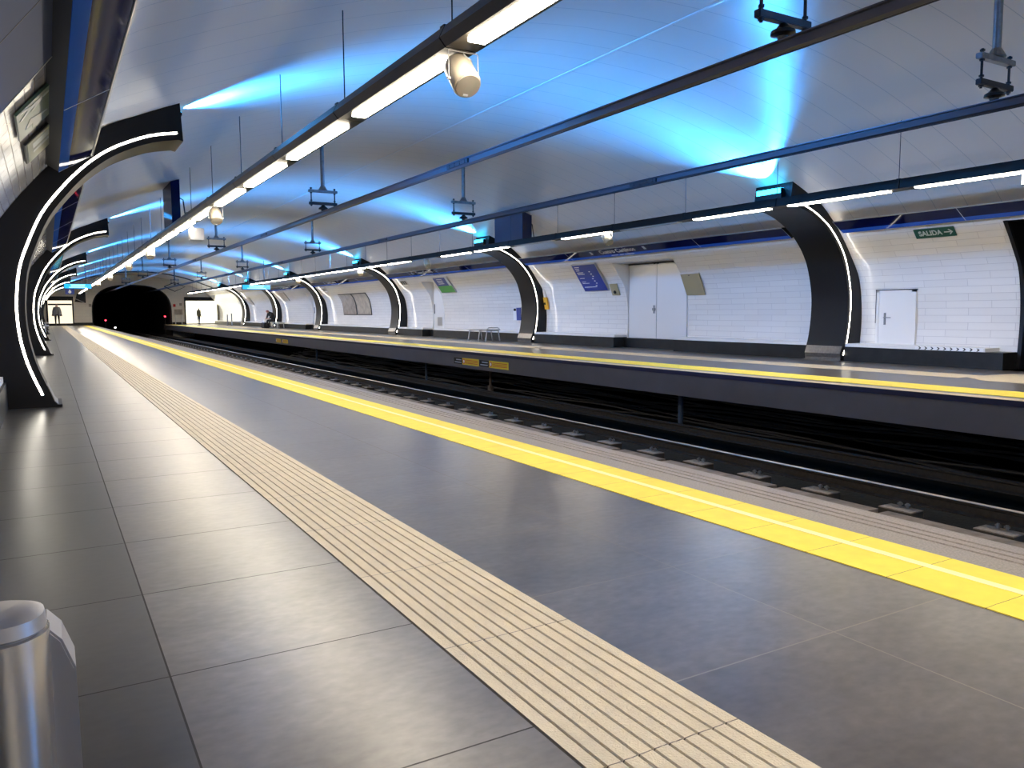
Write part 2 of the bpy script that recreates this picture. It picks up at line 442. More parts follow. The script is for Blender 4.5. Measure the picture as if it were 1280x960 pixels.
# passage opening (black lining) at the right edge
mb = MB()
zs = [0]+[p[1] for p in PS if 0 < p[1] < 2.72]+[2.72]
for y in (2.0, 8.0):
    for a, b in zip(zs, zs[1:]):
        mb.add([(XC+u_at(a), y, a), (18.5, y, a), (18.5, y, b), (XC+u_at(b), y, b)], [(0, 1, 2, 3)])
mb.add([(XC+u_at(2.72), 2, 2.72), (18.5, 2, 2.72), (18.5, 8, 2.72), (XC+u_at(2.72), 8, 2.72)], [(0, 1, 2, 3)])
mb.add([(18.5, 2, 0), (18.5, 8, 0), (18.5, 8, 2.72), (18.5, 2, 2.72)], [(0, 1, 2, 3)])
mb.add([(15.2, 2, 0), (18.5, 2, 0), (18.5, 8, 0), (15.2, 8, 0)], [(0, 1, 2, 3)])
struct('trim_5', mb, 'blackside')
mb = MB()   # black reveal bordering the opening
for a, b in zip(zs, zs[1:]):
    ua, ub = u_at(a), u_at(b)
    mb.add([(XC+ua-.06, 7.93, a), (XC+ua+.02, 7.93, a), (XC+ub+.02, 7.93, b), (XC+ub-.06, 7.93, b), (XC+ua-.06, 8.0, a), (XC+ua+.02, 8.0, a), (XC+ub+.02, 8.0, b), (XC+ub-.06, 8.0, b)],
           [(0,1,2,3),(4,7,6,5),(0,3,7,4),(1,5,6,2)])
struct('trim_6', mb, 'black')

# floors
mb = MB(); mb.box((-.85, Y0, -.3), (3.465, Y1, 0)); struct('floor', mb, 'floor')
mb = MB(); mb.box((-.85, Y0, -1.35), (3.60, Y1, -.30)); struct('wall_near_platform', mb, 'concrete')
mb = MB()   # granite nosing with grooves
prof = [(3.465, 0), (3.62, 0)]
for gx in (3.66, 3.73, 3.80):
    prof += [(gx-.012, 0), (gx-.009, -.006), (gx+.009, -.006), (gx+.012, 0)]
prof += [(3.915, 0), (3.93, -.012), (3.93, -.3), (3.465, -.3)]
mb.prism(prof, Y0, Y1); struct('trim_7', mb, 'granite')
mb = MB(); mb.box((PIT1+.10, Y0, -.42), (15.95, Y1, 0)); struct('floor_right', mb, 'floor2')
mb = MB(); mb.box((3.6, Y0, -1.6), (16.5, Y1, -1.32)); struct('floor_track', mb, 'ballast')
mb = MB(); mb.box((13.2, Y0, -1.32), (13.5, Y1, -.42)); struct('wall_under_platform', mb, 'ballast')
mb = MB()   # fascia under the far platform lip
mb.box((PIT1, Y0, -.075), (PIT1+.3, Y1, -.001), 0); mb.box((PIT1+.04, Y0, -.48), (PIT1+.09, Y1, -.075), 1)
struct('trim_8', mb, ['lip', 'fascia'])
mb = MB(); mb.box((PIT1+.001, Y0, .0), (PIT1+.22, Y1, .004)); struct('trim_9', mb, 'beige')
# plinths
def plinth(side, spans, name):
    mb = MB()
    for a, b, x in spans:
        X = XC+side*x; W = XC+side*8.25
        mb.box((min(X, W), a if a > 9 else a-.35, 0), (max(X, W), b, .32), 0)
        Xc = X+side*.03; mb.box((min(Xc, W), a, .32), (max(Xc, W), b, .39), 1)
    struct(name, mb, ['plinth', 'niche'])
plinth(1, [(8.35, 16.95, 7.72), (19.69, 33.05, 7.72), (34.3, 52.0, 7.72), (53.9, Y1, 7.72)], 'baseboard_right')
plinth(-1, [(Y0, Y1, 7.95)], 'baseboard_left')
mb = MB()
for h in NICHES: mb.box((15.62, h[0], 0), (15.84, h[1], .29))
struct('baseboard_niche', mb, 'plinth')
# chevron arrows on the white cap strip near the exit
t = thing('direction_strip', 'white strip with row of black chevrons on the plinth below the small hatch door', 'sign strip', (15.249, 9.0, .355), basis=((0,-1,0), (0,0,1), (-1,0,0)))
mb = MB(); mb.box((-.75, -.034, -.001), (.62, .034, .002)); build('backing', mb, 'signwhite', t)
for k in range(10):
    x = -.68+k*.13; mb = MB()
    mb.add([(x,.028,.002),(x+.03,.028,.002),(x+.065,0,.002),(x+.03,-.028,.002),(x,-.028,.002),(x+.035,0,.002),(x,.028,.005),(x+.03,.028,.005),(x+.065,0,.005),(x+.03,-.028,.005),(x,-.028,.005),(x+.035,0,.005)],
           [(0,1,2,5),(5,2,3,4),(6,11,8,7),(11,10,9,8),(0,6,7,1),(1,7,8,2),(2,8,9,3),(3,9,10,4),(4,10,11,5),(5,11,6,0)])
    build('chevron', mb, 'black', t)

# beige tactile strip (grooved) near platform
def ribbed(x0, x1, ng, z=.0045, d=.0045):
    w = (x1-x0)/ng; P = [(x0, 0)]
    for k in range(ng):
        a = x0+k*w
        P += [(a+.003, z), (a+w-.007, z)]
        if k < ng-1: P += [(a+w-.006, z-d), (a+w-.001, z-d)]
    P += [(x1, 0)]
    return P
mb = MB(); P = ribbed(1.085, 1.588, 10)
n = len(P); vs = [(x, y, z) for y in (Y0, Y1) for x, z in P]
for i in range(n-1):
    deep = P[i][1] < .002 and P[i+1][1] < .002
    mb.add([(P[i][0], Y0, P[i][1]), (P[i+1][0], Y0, P[i+1][1]), (P[i+1][0], Y1, P[i+1][1]), (P[i][0], Y1, P[i][1])], [(0, 1, 2, 3)], 1 if deep or abs(P[i+1][0]-P[i][0]) < .003 else 0)
tag(build('tactile_strip', mb, ['beige', 'groove']), 'beige grooved guiding strip running along the near platform floor', 'tactile paving')
mb = MB(); mb.box((2.99, Y0, 0), (3.465, Y1, .004)); o = build('tactile_strip', mb, 'yellow')
tag(o, 'yellow studded warning strip along the near platform edge', 'tactile paving')
mb = MB(); mb.box((3.25, Y0, .004), (3.30, Y1, .0055)); build('pale_line', mb, 'paleyel', o)
mb = MB(); mb.box((10.66, Y0, 0), (11.38, Y1, .004)); tag(build('tactile_strip', mb, 'yellow'), 'yellow warning strip along the edge of the platform across the tracks', 'tactile paving')
mb = MB(); mb.box((12.95, 7.5, 0), (13.72, Y1, .004)); mb.prismz([(12.74, 3.0), (14.5, 3.0), (14.5, 7.4), (13.95, 7.5), (13.2, 7.5), (12.74, 7.0)], 0, .004)
tag(build('tactile_strip', mb, 'beige'), 'thin beige guiding strip on the far platform, widening at the right edge', 'tactile paving')

# ------------------------------------------------------------------ arched ribs
LED_L = [(-.09,.15),(-.20,.45),(-.262,.7),(-.296,.95),(-.300,1.26),(-.255,1.64),(-.162,1.93),(0.0,2.30),(.211,2.60),(.433,2.853),(.658,3.05),(.884,3.19),(1.227,3.335),(1.54,3.40)]
LED_R = [(15.185,.13),(15.29,.40),(15.35,.70),(15.385,1.0),(15.39,1.38),(15.33,1.75),(15.205,2.15),(15.06,2.42),(14.87,2.66),(14.62,2.90),(14.388,3.054),(14.13,3.19),(13.864,3.291),(13.5,3.39)]
def offset(P, d):
    out = []
    for i, p in enumerate(P):
        a, b = P[max(i-1, 0)], P[min(i+1, len(P)-1)]
        t = Vector((b[0]-a[0], b[1]-a[1])).normalized()
        out.append((p[0]+t.y*d, p[1]-t.x*d))
    return out
def rib_geo(side):
    L = LED_L if side < 0 else LED_R
    S = catmull(L, 3); k = 1 if side < 0 else -1
    inner = offset(S, .085*k)
    foot = (.085, 0) if side < 0 else (15.125, 0)
    inner = [foot, ((foot[0]+inner[0][0])/2-.01*k, .07)]+inner
    end = (1.61, 3.305) if side < 0 else (13.35, 3.32)
    inner.append(end)
    # outer curve: on the shell profile, same number of points
    zend = 3.775; uend = u_at(zend)
    full = []; q = 0
    prof = [(XC+side*(u-.004), z) for u, z in PS if z < zend]+[(XC+side*(uend-.004), zend)]
    acc = [0]
    for a, b in zip(prof, prof[1:]): acc.append(acc[-1]+math.hypot(b[0]-a[0], b[1]-a[1]))
    n = len(inner); ai = [0]
    for a, b in zip(inner, inner[1:]): ai.append(ai[-1]+math.hypot(b[0]-a[0], b[1]-a[1]))
    outer = []
    for i in range(n):
        s = ai[i]/ai[-1]*acc[-1]; j = 0
        while j < len(acc)-2 and acc[j+1] < s: j += 1
        t = (s-acc[j])/(acc[j+1]-acc[j]); outer.append((prof[j][0]+(prof[j+1][0]-prof[j][0])*t, prof[j][1]+(prof[j+1][1]-prof[j][1])*t))
    return inner, outer, S, end, outer[-1]

def rib(side, y, W, label, proto=None):
    if proto: return copy_thing(proto, (0, y, 0), label, 'black arched ribs with lit edge')
    inner, outer, S, end, otop = rib_geo(side); k = 1 if side < 0 else -1
    r = thing('arched_rib', label, 'arch rib', (0, y, 0), 'black arched ribs with lit edge')
    mb = MB(); mb.band(inner, outer, 0, W); build('body', mb, 'black', r, smooth=True)
    hw = .013 if side < 0 else .010
    a = offset(S, hw); b = offset(S, -hw)
    mb = MB(); mb.band(a, b, -.006, .004); build('led_strip', mb, 'led', r)
    iz = [p for p in inner if p[1] < .33]
    mb = MB(); mb.band([(p[0]+k*.008, max(p[1], .004)) for p in iz], iz, .02, W-.02); build('kick_plate', mb, 'kick', r)
    mb = MB(); cx = end[0]; wd = .02 if side < 0 else .10; lo = 3.66 if side < 0 else 3.40; hi = 3.70 if side < 0 else 3.66
    mb.box((min(cx, cx+k*wd), .15, lo), (max(cx, cx+k*wd), W-.15, hi))
    o = build('uplight', mb, 'black', r)
    mb = MB(); mb.box((min(cx+k*.004, cx+k*wd), .17, hi), (max(cx+k*.004, cx+k*wd), W-.17, hi+.006))
    if side > 0: mb.box((min(cx+k*.10, cx+k*.106), .17, 3.56), (max(cx+k*.10, cx+k*.106), W-.17, 3.655))
    build('lens', mb, 'cyan', o)
    if side > 0:  # small floor toe below the near corner
        mb = MB(); mb.box((15.05, .0, 0), (15.2, W, .02)); build('toe_plate', mb, 'kick', r)
    else:
        mb = MB(); mb.box((.05, -.01, 0), (.11, W, .03)); build('toe_plate', mb, 'black', r)
    return r
RL = [11.0, 24.9, 38.9, 52.0, 64.8, 77.0]
RR = [11.39, 24.4, 37.4, 50.6, 62.3, 73.5]
ordn = ['nearest', 'second', 'third', 'fourth', 'fifth', 'sixth']
pl = rib(-1, RL[0], .76, 'large black arched rib with white lit edge at the left, nearest to the viewer')
for k in range(1, 6): rib(-1, RL[k], .76, '%s black arched rib counted into the distance along the left wall' % ordn[k], pl)
rib(-1, -3.0, .76, 'black arched rib of the left wall behind the viewpoint', pl)
pr_ = rib(1, RR[0], .98, 'large black arched rib on the far platform between the double door and the small hatch')
for k in range(1, 6): rib(1, RR[k], .98, '%s black arched rib from the right along the wall across the tracks' % ordn[k], pr_)

def area(name, loc, direction, size, sizey, power, col, spread=PI):
    d = bpy.data.lights.new(name, 'AREA'); d.shape = 'RECTANGLE'; d.size = size; d.size_y = sizey; d.energy = power; d.color = col; d.spread = spread
    o = bpy.data.objects.new(name, d); C.objects.link(o); o.location = loc
    o.rotation_euler = Vector(direction).to_track_quat('-Z', 'Y').to_euler(); return o
for y in RL+[-3.0]:
    area('uplight_beam', (1.68, y+.38, 3.72), (1, 0, .38), .08, .08, 430, BLUE, math.radians(102))
for y in RR+[-3.0]:
    area('uplight_beam', (13.2, y+.5, 3.66), (-1, 0, .33), .08, .08, 430, BLUE, math.radians(102))

# ------------------------------------------------------------------ lighting troughs
def trough(side, y, lit=True):
    x0 = 2.56 if side < 0 else 11.80
    r = thing('trough_light', 'x', 'ceiling lamp', (x0, y, 3.05), 'trough lamps over the left platform' if side < 0 else 'trough lamps over the right platform')
    L = 2.462
    mb = MB()
    if side < 0: P = [(.0, .06), (.05, 0), (.305, 0), (.325, .14), (.045, .15)]
    else: P = [(.0, .0), (.31, 0), (.345, .06), (.31, .17), (.02, .155)]
    mb.prism(P, 0, L); build('housing', mb, 'trough' if side < 0 else 'blackside', r)
    mb = MB()
    xa, xb = (.118, .252) if side < 0 else (.06, .20)
    mb.box((xa, .25, -.016), (xb, 2.24, .002)); build('diffuser', mb, ('lamp' if lit else 'lampoff'), r)
    cx = .16
    ytop = y-.04
    mb = MB(); mb.tube([(cx, .10, .15), (cx, .10, 1.10)], .006, 6); build('suspension_rod', mb, 'darksteel', r)
    mb = MB(); mb.cbox((cx+.02, .036, .156), (.27, .07, .02)); build('joint_cover', mb, 'trough' if side < 0 else 'blackside', r)
    return r
NUM = ['first', 'second', 'third', 'fourth', 'fifth', 'sixth', 'seventh', 'eighth', 'ninth', 'tenth', 'eleventh', 'twelfth', 'thirteenth', 'fourteenth']
def row(side, y0, unlit, ylast):
    A = trough(side, y0); B = None
    k = 0; y = y0
    where = 'left' if side < 0 else 'right'
    k = 0
    yy = y0; vis = 0
    while yy < ylast:
        lit = not (k in unlit)
        if k == 0: r = A
        elif lit: r = copy_thing(A, (A.location.x, yy, 3.05), '')
        else:
            if B is None: B = trough(side, yy, False); r = B
            else: r = copy_thing(B, (B.location.x, yy, 3.05), '')
        if yy < 2.0 and side < 0 or yy < 5 and side > 0: r['label'] = 'black trough lamp of the %s row, continuing outside the picture' % where
        else:
            vis += 1
            if vis <= 12: r['label'] = 'trough unit with %s, %s from the near end of the %s lamp row' % ('warm lamp' if lit else 'unlit lamp', NUM[vis-1], where)
            else: r['label'] = 'small distant trough lamp in the far half of the %s row' % where
        r['label'] = r['label']
        yy += 2.477; k += 1
row(-1, 5.40-2.477*5, set(), 83)
row(1, 5.46-2.477*5, {8, 10, 13}, 80)

# conductor rails + hangers
def conductor(x, label):
    t = thing('overhead_conductor_rail', label, 'conductor rail', (x, 0, 3.42))
    mb = MB(); P = [(-.045, 0), (.045, 0), (.045, -.012), (.02, -.02), (.03, -.095), (.012, -.115), (-.012, -.115), (-.03, -.095), (-.02, -.02), (-.045, -.012)]
    mb.prism(P, Y0, Y1+8); build('bar', mb, 'railbar', t)
    mb = MB(); mb.tube([(0, Y0, -.118), (0, Y1+8, -.118)], .008, 6); build('contact_wire', mb, 'darksteel', t)
    for yj in (11.0, 23.5, 36, 48.5):
        mb = MB(); mb.box((-.05, yj-.35, -.085), (.05, yj+.35, -.025))
        for q in range(4):
            for zz in (-.07, -.04): mb.cbox((-.052, yj-.26+q*.17, zz), (.012, .02, .02)); mb.cbox((.052, yj-.26+q*.17, zz), (.012, .02, .02))
        build('splice_plate', mb, 'darksteel', t)
conductor(5.54, 'long grey overhead conductor rail above the near track, left of the two')
conductor(9.16, 'long grey overhead conductor rail above the far track, right of the two')
def hanger(x, y, label, proto=None):
    if proto: return copy_thing(proto, (x, y, 3.42), label, 'conductor rail hangers')
    ztop = 5.0-3.42 - .0
    u = abs(x-XC); zc = [z for (uu, z) in PS if uu <= u][0]-3.42
    r = thing('rail_hanger', label, 'hanger', (x, y, 3.42), 'conductor rail hangers')
    mb = MB(); mb.tube([(0, 0, .53), (0, 0, zc+.01)], .045, 14); build('pole', mb, 'steel', r, smooth=True)
    mb = MB(); mb.box((-.33, -.04, .41), (.33, .04, .47)); build('upper_bar', mb, 'steel', r, bevel=.006)
    mb = MB(); mb.prism([(-.11, .47), (.11, .47), (.055, .53), (-.055, .53)], -.02, .02); mb.lathe([(.10, .0), (.05, .09)], (0, 0, .47), 12); build('base_flange', mb, 'steel', r)
    mb = MB(); mb.box((-.32, -.035, .135), (.32, .035, .20)); build('lower_bar', mb, 'darksteel', r, bevel=.006)
    for s in (-1, 1):
        mb = MB(); mb.tube([(s*.27, 0, .10), (s*.27, 0, .52)], .014, 8)
        for z in (.115, .22, .39, .49): mb.lathe([(.026, 0), (.026, .022)], (s*.27, 0, z), 6)
        build('threaded_rod', mb, 'darksteel', r)
    mb = MB(); mb.lathe([(.02, .0), (.045, .005), (.05, .03), (.105, .045), (.10, .075), (.06, .10), (.03, .135)], (0, 0, .0), 18); build('insulator', mb, 'rubber', r, smooth=True)
    return r
HY = [4.85, 17.9, 31.0, 44.0, 57.0, 70.0]
h1 = hanger(5.54, HY[0], 'T-shaped steel hanger at the top of the picture, holding the left conductor rail')
h2 = hanger(9.16, HY[0]+.2, 'blue-grey steel hanger at the top right corner, holding the right conductor rail')
for k in range(1, 6):
    hanger(5.54, HY[k], '%s steel hanger along the left conductor rail' % ordn[k], h1)
    hanger(9.16, HY[k]+.1, '%s steel hanger along the right conductor rail' % ordn[k], h2)

# loudspeakers under the troughs
def speaker(x, y, side, label, proto=None):
    if proto: return copy_thing(proto, (x, y, 3.05), label, 'tubular loudspeakers under the trough lamps')
    r = thing('loudspeaker', label, 'speaker', (x, y, 3.05), 'tubular loudspeakers under the trough lamps')
    T = Matrix.Translation((0, .0, -.19)) @ Matrix.Rotation(math.radians(-42), 4, 'X') @ Matrix.Scale(1.3, 4)
    mb = MB(); mb.lathe([(.05, .14), (.075, .13), (.082, .10), (.084, -.06), (.078, -.075)], n=28); mb.v = [(a, b, c) for a, b, c in mb.v]; mb.xf(T)
    build('body', mb, 'cream', r, smooth=True)
    mb = MB(); mb.lathe([(.076, -.074), (.072, -.084), (.02, -.088)], n=28).xf(T); g = build('grille', mb, 'creamgrill', r, smooth=True)
    mb = MB(); mb.cbox((0, .052, -.089), (.03, .012, .003)).xf(T); build('badge', mb, 'signwhite', g)
    mb = MB(); mb.tube([(-.122, 0, -.22), (-.122, 0, -.005), (.122, 0, -.005), (.122, 0, -.22)], .005, 6); build('bracket', mb, 'niche', r)
    mb = MB()
    for s in (-1, 1): mb.tube([(s*.105, 0, -.205), (s*.135, 0, -.205)], .012, 8)
    build('knob', mb, 'niche', r)
    mb = MB(); mb.tube([(.0, 0, -.014), (.02, 0, -.035), (.06, 0, -.05), (.085, .03, -.06), (.09, .06, -.13), (.05, .1, -.18)], .006, 6); build('cable', mb, 'niche', r)
    return r
s1 = speaker(2.77, 5.42, -1, 'cream cylindrical loudspeaker under the trough lamp at top centre')
for y, w in ((15.3, 'second'), (25.9, 'third'), (33.0, 'fourth'), (43.1, 'fifth'), (53, 'sixth')):
    speaker(2.74, y, -1, '%s cream loudspeaker counted into the distance under the left lamp row' % w, s1)
for y, w in ((15.7, 'bluish loudspeaker under the right lamp row above the station name sign'), (26.4, 'white loudspeaker under the right lamp row above the green and blue notice'), (33.5, 'white loudspeaker under the right lamp row beside the third rib'), (43.5, 'small loudspeaker under the right lamp row beyond the pair of posters'), (54, 'far loudspeaker under the right lamp row near the lit blue display')):
    speaker(11.95, y, 1, w, s1)
t = thing('camera_housing', 'grey box-shaped camera housing hanging under the left lamp row beyond the second loudspeaker', 'camera', (2.75, 18.6, 3.04))
mb = MB(); mb.box((.02, -.15, -.33), (.30, .15, -.07)); build('case', mb, 'alu', t, bevel=.01)
mb = MB(); mb.tube([(.1, 0, -.07), (.06, 0, .01)], .02, 8); build('bracket', mb, 'cream', t)

# vertical ducts between vault and trough
def duct(x0, x1, y0, y1, side, label):
    t = thing('cable_duct', label, 'duct', (x0, y0, 3.2))
    mb = MB(); w = x1-x0
    za = u_z(x0)-3.2-(.03 if side > 0 else .012); zb = u_z(x1)-3.2-(.03 if side > 0 else .012)
    vs = [(0,0,0),(w,0,0),(w,y1-y0,0),(0,y1-y0,0),(0,0,za),(w,0,zb),(w,y1-y0,zb),(0,y1-y0,za)]
    mb.add(vs, [(0,3,2,1),(4,5,6,7),(0,1,5,4),(1,2,6,5),(2,3,7,6),(3,0,4,7)]); build('casing', mb, 'lip' if side > 0 else 'navy', t)
    mb = MB(); mb.tube([(w+.0, .1, .6), (w+.08, .1, .55), (w+.1, .08, .3), (w+.14, .05, .0)], .015, 8); build('conduit', mb, 'cable', t)
def u_z(x):
    u = abs(x-XC)
    for (u1, z1), (u0, z0) in zip(PS, PS[1:]):
        if u0 <= u <= u1: return z0+(z1-z0)*(u-u0)/max(u1-u0, 1e-6)
duct(2.60, 2.79, 19.9, 21.3, -1, 'dark box duct dropping from the vault to the left lamp row')
duct(12.40, 12.73, 20.5, 22.2, 1, 'navy box duct rising from the right lamp row beside the second rib')

# ------------------------------------------------------------------ sign bands
A_, B_ = (.56, 2.995), (.20, 2.77)      # upper / lower edge of the band face on the left
def band_basis(side):
    a = Vector((A_[0], 0, A_[1])); b = Vector((B_[0], 0, B_[1]))
    if side > 0: a.x = 15-a.x; b.x = 15-b.x
    up = (a-b).normalized(); right = Vector((0, 1, 0)) if side < 0 else Vector((0, -1, 0))
    return b, right, up, right.cross(up), (a-b).length
def sign_band(side, y0, y1, label, names=()):
    b, R_, U_, N_, H_ = band_basis(side)
    ys = y0 if side < 0 else y1
    r = thing('sign_band', label, 'sign', (b.x, ys, b.z), basis=(R_, U_, N_)); L = y1-y0
    # body back to the wall (in local xy z): cross-section prism along local x
    wt = Vector((XC+side*(u_at(3.02)-.01), 0, 3.02))-b; wb = Vector((XC+side*(u_at(2.84)-.01), 0, 2.84))-b
    pts = [(0, 0), (H_, 0), (wt.dot(U_), wt.dot(N_)), (wb.dot(U_), wb.dot(N_))]
    mb = MB(); vs = [(x, p, q) for x in (0, L) for p, q in pts]
    mb.add(vs, [(0,1,2,3),(7,6,5,4),(0,4,5,1),(1,5,6,2),(2,6,7,3),(3,7,4,0)]); build('casing', mb, 'blackside', r)
    mb = MB(); mb.box((0, H_*.27, .0), (L, H_-.02, .004)); build('navy_panel', mb, 'navy', r)
    mb = MB(); mb.box((0, .0, .0), (L, H_*.27, .005)); build('blue_stripe', mb, 'sblue', r)
    mb = MB(); mb.box((0, H_-.02, .0), (L, H_, .012)); build('top_trim', mb, 'alu', r)
    mb = MB(); nj = max(2, int(L/2.6))
    for k in range(nj+1):
        x = L*k/nj; mb.box((max(x-.006, 0), 0, .005), (min(x+.006, L), H_, .007))
    build('joint', mb, 'signgrey', r)
    for yc in names:
        xl = (y1-yc) if side > 0 else (yc-y0)
        text_part('lettering', 'Cuatro Caminos', .245, 'signwhite', r, (xl, H_*.60, .005), bold=.002, sx=1.0)
        for q, (xa, xb) in enumerate(((-.45, -.12), (-.05, .14), (.2, .62))):
            mb = MB(); mb.box((xl+xa, H_*.10, .005), (xl+xb, H_*.18, .0065)); build('small_text_line', mb, 'signgrey', r)
        for s in (-1, 1):
            mb = MB(); mb.box((xl+s*1.25-.05, H_*.46, .005), (xl+s*1.25+.05, H_*.78, .008)); build('line_marker', mb, 'signgrey', r)
    return r
yy = [-2.2]+[y for q in RL for y in (q, q+.76)]+[86]
yL = [(-2.2, 10.75), (11.9, 24.7), (25.8, 38.7), (39.8, 51.8), (52.9, 64.6), (65.7, 76.8)]
for k, (a, b) in enumerate(yL):
    sign_band(-1, a, b, ['glossy navy and blue sign band high on the left wall before the nearest rib', 'glossy navy sign band on the left wall between the first and second ribs', 'navy sign band on the left wall between the second and third ribs', 'navy sign band on the left wall between the third and fourth ribs', 'navy sign band on the left wall between the fourth and fifth ribs', 'navy sign band on the left wall between the fifth and sixth ribs'][k])
yR = [(-2.0, 11.2, ()), (12.55, 24.2, (18.75,)), (25.5, 37.2, (32.6,)), (38.5, 50.4, (46.0,)), (51.7, 62.1, (56.5,))]
for k, (a, b, nm) in enumerate(yR):
    sign_band(1, a, b, ['navy sign band over the small hatch door at the right edge', 'navy sign band lettered Cuatro Caminos over the white double door', 'navy station name band over the empty bench', 'navy station name band over the pair of grey posters', 'navy sign band above the seated figure'][k], nm)

# band end brackets: pale curved line at each rib
# ------------------------------------------------------------------ boards on the curved right wall
def board_basis(z0, z1, off=.03):
    a = Vector((XC+u_at(z0), 0, z0)); b = Vector((XC+u_at(z1), 0, z1))
    up = (b-a).normalized(); n = Vector((0, -1, 0)).cross(up)
    return a+n*off, up, n, (b-a).length
def wall_board(name, label, cat, y0, y1, z0, z1, off=.03, group=None, side=1):
    a, up, n, h = board_basis(z0, z1, off)
    if side < 0:
        a.x = 15-a.x; up.x = -up.x; R_ = Vector((0, 1, 0)); n = R_.cross(up)
        t = thing(name, label, cat, (a.x, y0, a.z), group, (R_, up, n))
    else:
        t = thing(name, label, cat, (a.x, y1, a.z), group, ((0, -1, 0), up, n))
    return t, y1-y0, h
def slab(t, name, mat, x0, y0, x1, y1, z0, z1, bevel=0): 
    mb = MB(); mb.box((x0, y0, z0), (x1, y1, z1)); return build(name, mb, mat, t, bevel=bevel)

t, w, h = wall_board('line_map', 'blue information board with white lettering left of the double door', 'map board', 20.5, 21.75, 1.84, 2.65, .05)
slab(t, 'frame', 'alu', -.03, -.03, w+.03, h+.03, -.05, 0); slab(t, 'panel', 'mapblue', 0, 0, w, h, 0, .005)
for k, (ly, lw) in enumerate([(.93, .35), (.87, .30), (.80, .25), (.72, .45), (.66, .5), (.50, .34), (.36, .30), (.30, .5), (.15, .9)]):
    slab(t, 'text_line', 'signwhite', w*.08, h*ly-.012, w*(.08+lw*.6), h*ly+.008, .005, .008)
for k in range(7): slab(t, 'symbol', 'signwhite', w*(.60+.03*(k % 3)), h*(.72-.09*k), w*(.66+.03*(k % 3)), h*(.72-.09*k)+.03, .005, .008)
t, w, h = wall_board('notice_board', 'small framed board, blue on top and green below, above the empty bench', 'notice board', 31.3, 32.7, 2.04, 2.66, .05)
slab(t, 'frame', 'alu', -.03, -.03, w+.03, h+.03, -.05, 0); slab(t, 'upper_panel', 'mapblue', 0, h*.45, w*.85, h, 0, .005); slab(t, 'lower_panel', 'mapgreen', 0, 0, w, h*.45, 0, .006)
slab(t, 'side_panel', 'signgrey', w*.85, h*.45, w, h, 0, .005)
for q in (.9, .8, .7, .6): slab(t, 'text_line', 'signwhite', w*.2, h*q-.01, w*.6, h*q+.012, .005, .008)
t, w, h = wall_board('exit_sign', 'dark green sign lettered SALIDA with a white arrow, right end of the far wall', 'sign', 8.93, 9.74, 2.56, 2.725, .03)
slab(t, 'panel', 'green', 0, 0, w, h, -.02, .0)
text_part('lettering', 'SALIDA', .155, 'signpale', t, (.32, h/2, .001), bold=.004, sx=.92)
mb = MB(); mb.box((.60, h/2-.012, 0), (.73, h/2+.012, .003)); mb.prismz([(.69, h/2+.06), (.715, h/2+.06), (.775, h/2), (.715, h/2-.06), (.69, h/2-.06), (.74, h/2)], 0, .003); build('arrow', mb, 'signpale', t)
t, w, h = wall_board('intercom', 'beige intercom plate with round black speaker beside the blue information board', 'intercom', 19.98, 20.36, 1.64, 2.0, .02)
slab(t, 'plate', 'beigebox', 0, 0, w, h, -.02, .012, .004); mb = MB(); mb.lathe([(.055, 0), (.05, .03), (.03, .03)], (w*.5, h*.3, .012), 16); build('speaker', mb, 'black', t)
t, w, h = wall_board('access_panel', 'plain beige metal panel on the tiles right of the double door', 'wall panel', 16.22, 16.95, 1.575, 2.155, .02)
slab(t, 'cover', 'beigebox', 0, 0, w, h, -.02, .01, .004); slab(t, 'lock', 'darksteel', w*.42, h*.93, w*.48, h*.96, .01, .018)
slab(t, 'rim', 'alu', -.012, h, w+.012, h+.012, -.02, .012)
t, w, h = wall_board('help_point', 'orange emergency help point on the tiles beside the second rib', 'help point', 24.17, 24.42+.05, 1.22, 1.82, .04)
slab(t, 'back_plate', 'niche', -.02, h*.5, w*.6, h+.1, -.03, 0); slab(t, 'housing', 'orange', 0, 0, w, h*.72, -.02, .03, .006); mb = MB(); mb.lathe([(.05, 0), (.04, .02)], (w*.45, h*.35, .03), 14); build('button', mb, 'black', t)
t, w, h = wall_board('fire_point_sign', 'small blue and white plate low on the tiles between bench and second rib', 'sign plate', 26.2, 26.75, .80, 1.28, .02)
slab(t, 'panel', 'signwhite', 0, 0, w*.45, h, -.02, .01); slab(t, 'blue_field', 'bluebox', w*.45, 0, w, h, -.02, .012); slab(t, 'pictogram', 'black', .04, h*.75, w*.4, h*.95, .01, .014)
t = None
for i, (ya, yb, mt, lb) in enumerate(((42.45, 44.8, 'posterB', 'right hand grey brown framed poster of the pair on the far wall'), (44.9, 47.3, 'poster', 'left hand grey brown framed poster of the pair on the far wall'))):
    root = thing('advert_poster', lb, 'poster', (0, 0, 0), 'pair of curved poster frames')
    zs_ = [.98+k*(1.26/8) for k in range(9)]
    A = [(XC+u_at(z)-.03, z) for z in zs_]; B = [(XC+u_at(z)-.004, z) for z in zs_]
    mb = MB(); mb.band(A, B, ya, yb); build('frame', mb, 'darksteel', root, smooth=True)
    A = [(XC+u_at(z)-.034, z) for z in zs_[0:]]; 
    mb = MB(); mb.band([(a[0], min(max(a[1], 1.03), 2.19)) for a in A], [(a[0]+.004, min(max(a[1], 1.03), 2.19)) for a in A], ya+.06, yb-.06); build('sheet', mb, mt, root, smooth=True)
